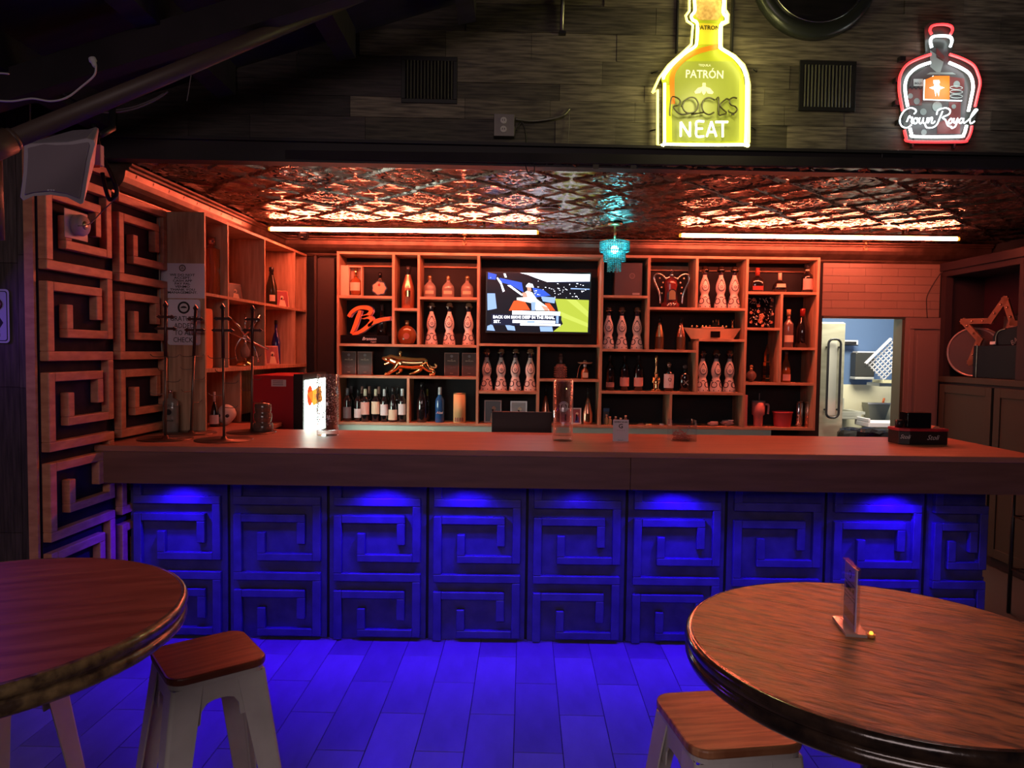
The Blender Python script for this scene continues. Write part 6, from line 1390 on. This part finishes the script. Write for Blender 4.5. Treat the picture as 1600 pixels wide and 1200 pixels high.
# ================================================================ TABLES
woodL = nodemat('table_wood_red', (.20, .045, .022), (.32, .085, .042), (1.2, 9, 1), 4, .38, .10, rv=.08)
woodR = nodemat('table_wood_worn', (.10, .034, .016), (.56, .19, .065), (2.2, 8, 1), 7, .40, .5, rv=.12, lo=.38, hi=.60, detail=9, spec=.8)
edgeL = nodemat('worn_gold_edge', (.05, .03, .02), (.22, .15, .07), (3, 3, 3), 12, .3, .3, coat=.4)
edgeR = nodemat('dark_lacquer_edge', (.012, .008, .008), (.05, .03, .02), (3, 3, 3), 8, .2, .2, coat=.6)
HT = 1.067
def table(label, cx, cy, r_, mt, me_, rz, nb):
    t = thing('round_table', label, 'table', (cx, cy, 0), rz)
    # tabletop built of edge-glued boards
    for i in range(nb):
        y0 = -r_ + .012 + 2 * (r_ - .012) * i / nb; y1 = -r_ + .012 + 2 * (r_ - .012) * (i + 1) / nb; ra = r_ - .012; n = 10; up_ = []; dn_ = []
        for k in range(n + 1):
            y = y0 + (y1 - y0) * k / n; x = math.sqrt(max(0, ra * ra - y * y)); up_.append((x, y)); dn_.append((-x, y))
        poly = up_ + dn_[::-1]; 
        if len(poly) > 3:
            o = MB().hprism(poly, HT - .022, HT - (.0004 if i % 2 else 0)).build('top_board', mt, t)
    MB().lathe([(r_ - .035, HT - .06), (r_ - .012, HT - .06), (r_ - .002, HT - .052), (r_, HT - .045), (r_ - .004, HT - .035), (r_ - .010, HT - .032), (r_ - .003, HT - .026), (r_ + .002, HT - .014), (r_ - .002, HT - .004), (r_ - .012, HT + .0003), (r_ - .0125, HT - .03), (r_ - .035, HT - .03)], 96).build('moulded_edge', me_, t)
    MB().cyl((0, 0, HT - .06), r_ - .036, .037, 64).build('underside', blackp, t)
    MB().lathe([(.055, .04), (.045, .06), (.038, .10), (.038, .98), (.09, HT - .061)], 28).build('column', blackg, t)
    MB().lathe([(.26, 0), (.26, .012), (.20, .025), (.08, .045), (.05, .05)], 40).build('base', blackg, t)
    return t
def circfit(pts, z_):
    Q = [PZ(a, b, z_) for a, b in pts]; import numpy as np
    A = np.array([[2 * q_.x, 2 * q_.y, 1] for q_ in Q]); b = np.array([q_.x ** 2 + q_.y ** 2 for q_ in Q]); s_ = np.linalg.lstsq(A, b, rcond=None)[0]
    return s_[0], s_[1], math.sqrt(s_[2] + s_[0] ** 2 + s_[1] ** 2)
lx, ly, lr = circfit([(203, 874), (281, 900.6), (293.7, 922.5), (250, 975.6), (156, 1019), (62.5, 1057), (0, 1069), (110, 869)], HT)
rx, ry, rr2 = circfit([(1075, 968.7), (1210, 905), (1360, 914.4), (1487.5, 940.6), (1600, 968.8), (1142.5, 1051), (1240, 1103.7), (1337.5, 1143), (1487.5, 1169)], HT)
print('TABLES', lx, ly, lr, rx, ry, rr2)
table('round high table with smooth reddish top and worn ridged edge at the left', lx, ly, lr, woodL, edgeL, .35, 5)
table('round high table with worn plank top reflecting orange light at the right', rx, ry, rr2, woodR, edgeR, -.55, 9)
# menu holder
t = thing('menu_holder', 'clear upright acrylic holder with a lilac table card on the right table', 'card stand', (.691, 1.417, HT + .0006), -PI / 2 - .17)
h = .133; wd = .042
MB().box(-wd, wd, -.0065, -.0045, .006, h).box(-wd, wd, .0045, .0065, .006, h).box(-wd, wd, -.0045, .0045, h - .002, h).build('acrylic_sleeve', acryl, t)
MB().box(-wd - .006, wd + .006, -.020, .020, 0, .006).build('acrylic_base', mat('pale_acrylic_foot', (.55, .42, .38), .1, trans=.3, coat=.6), t)
MB().box(-wd + .003, wd - .003, -.0012, .0012, .007, h - .004).build('table_card', mat('lilac_card', (.52, .42, .66), .5), t)
for k_ in (-1,):
    y_ = -.0016
    MB().prism(circ(0, h - .022, .0085, 18), y_ - .0003, y_).build('round_logo', ink, t); MB().prism(circ(0, h - .022, .0055, 18), y_ - .0006, y_ - .0004).build('logo_field', MATS['lilac_card'], t)
    MB().box(-.034, .034, y_ - .0003, y_, h - .040, h - .0385).box(-.034, .034, y_ - .0003, y_, h - .064, h - .0625).build('rules', ink, t); text('TABLE 14', .013, ink, t, (0, y_ - .0002, h - .0515), name='card_lettering', bold=.0004)
    MB().box(-.034, -.0325, y_ - .0003, y_, .045, h - .07).box(.0325, .034, y_ - .0003, y_, .045, h - .07).box(-.0325, .0325, y_ - .0003, y_, h - .0715, h - .07).build('frame_lines', ink, t)
    MB().box(-.034, .034, y_ - .0003, y_, .018, .038).build('lower_band', bxm, t)
t = thing('tealight', 'small orange tealight behind the foot of the menu holder', 'candle', (PZ(1361, 996, HT).x, PZ(1361, 996, HT).y, HT + .0006)); MB().cyl((0, 0, 0), .0075, .006, 16).build('cup', mat('orange_plastic_cup', (.8, .3, .08), .3), t); MB().ball((0, 0, .008), .004, 8).build('glow', mat('tealight_glow', (1, .5, .1), .4, emit=(1, .45, .05), es=2), t)
# ================================================================ STOOLS
seatL = nodemat('stool_seat_red', (.13, .028, .015), (.26, .075, .04), (1, 13, 1), 4, .38, .08, coat=.2)
seatR = nodemat('stool_seat_oak', (.28, .10, .045), (.55, .25, .12), (1.2, 15, 1), 5, .40, .12, coat=.1, lo=.4, hi=.6)
def stool(label, cx, cy, rz, mseat, zs=.76, w_=.30, foot=.21):
    t = thing('bar_stool', label, 'stool', (cx, cy, 0), rz); hw = w_ / 2; zl = zs - .022
    o = MB().hprism(rrect(-hw, hw, -hw, hw, .045, 6), zl + .001, zs).build('seat', mseat, t, bevel=.005)
    MB().hprism(rrect(-hw + .006, hw - .006, -hw + .006, hw - .006, .040, 6), zl - .012, zl).build('seat_pan', whitem, t)
    def corner(sx_, sy_, f):    # f 0 top .. 1 floor
        q_ = hw - .008 + (foot - hw + .008) * f; return Vector((sx_ * q_, sy_ * q_, (zl - .012) * (1 - f)))
    for sx_ in (-1, 1):
        for sy_ in (-1, 1):
            mb = MB(); 
            A, B = corner(sx_, sy_, 0), corner(sx_, sy_, 1)
            for ax in (0, 1):
                wt, wb = .068, .030; vs = []
                for c, ww_ in ((A, wt), (B, wb)):
                    inw = Vector((-sx_, 0, 0)) if ax == 0 else Vector((0, -sy_, 0)); th = Vector((0, -sy_ * .004, 0)) if ax == 0 else Vector((-sx_ * .004, 0, 0))
                    c0 = c + inw * .010; vs += [c0, c0 + inw * ww_, c0 + inw * ww_ + th, c0 + th]
                mb.add(vs, [(0, 1, 2, 3), (7, 6, 5, 4), (0, 4, 5, 1), (1, 5, 6, 2), (2, 6, 7, 3), (3, 7, 4, 0)])
            # rounded outer corner between the flanges
            vs = []
            for c in (A, B):
                for k_ in range(5):
                    a = k_ * PI / 8; vs.append(c + Vector((-sx_ * .010 * (1 - math.sin(a)), -sy_ * .010 * (1 - math.cos(a)), 0)))
            mb.add(vs, [(k_, k_ + 1, k_ + 6, k_ + 5) for k_ in range(4)], 0, True)
            mb.build('leg', whitem, t); MB().cyl((B.x - sx_ * .012, B.y - sy_ * .012, 0), .016, .012, 10).build('rubber_foot', blackp, t)
    for ax in range(4):
        M = Matrix.Rotation(ax * PI / 2, 4, 'Z'); q_ = hw - .010; mb = MB(); y = -q_
        poly = [(-q_ + .01, zl - .012), (q_ - .01, zl - .012), (q_ - .005, zl - .12), (q_ - .068, zl - .12), (q_ - .072, zl - .085), (q_ - .085, zl - .066), (q_ - .105, zl - .06), (-q_ + .105, zl - .06), (-q_ + .085, zl - .066), (-q_ + .072, zl - .085), (-q_ + .068, zl - .12), (-q_ + .005, zl - .12)]
        mb.prism(poly, y, y + .004, M=M); mb.build('apron', whitem, t)
        f = .68; c = corner(1, 1, f); zf = c.z; MB().box(-c.x + .02, c.x - .02, -c.y + .004, -c.y + .008, zf - .014, zf + .014, M=M).build('foot_rail', whitem, t)
    for s_ in (-1, 1): MB().tube([(s_ * (hw - .03), s_ * (hw - .03), zl - .05), (-s_ * 0, 0, zl - .035)], .006, 6).build('brace', whitem, t)
    return t
def center(L_, z_=.76):
    Q = [PZ(a, b, z_) for a, b in L_]; return sum((q_ for q_ in Q), Vector()) / len(Q), Q
c, Q = center([(387, 983), (412, 1030), (255, 1070), (238, 1005)]); an = math.atan2(Q[1].y - Q[2].y, Q[1].x - Q[2].x)
print('STOOL L', c, an, [(q_.x, q_.y) for q_ in Q])
stool('white metal bar stool with reddish wooden seat beside the left table', c.x, c.y, an, seatL, w_=max(.26, (Q[1] - Q[2]).length * 1.02))
c, Q = center([(1032, 1085), (1249, 1160), (1071, 1173)]); an = math.atan2(Q[1].y - Q[2].y, Q[1].x - Q[2].x)
c = (Q[0] + Q[1]) / 2; print('STOOL R', c, an, [(q_.x, q_.y) for q_ in Q])
stool('white metal bar stool with light grained wooden seat tucked under the right table', c.x, c.y, an, seatR, w_=.27)
stool('white metal bar stool mostly hidden behind the left table, only its legs showing', -1.40, 1.86, -.15, seatL, w_=.27)
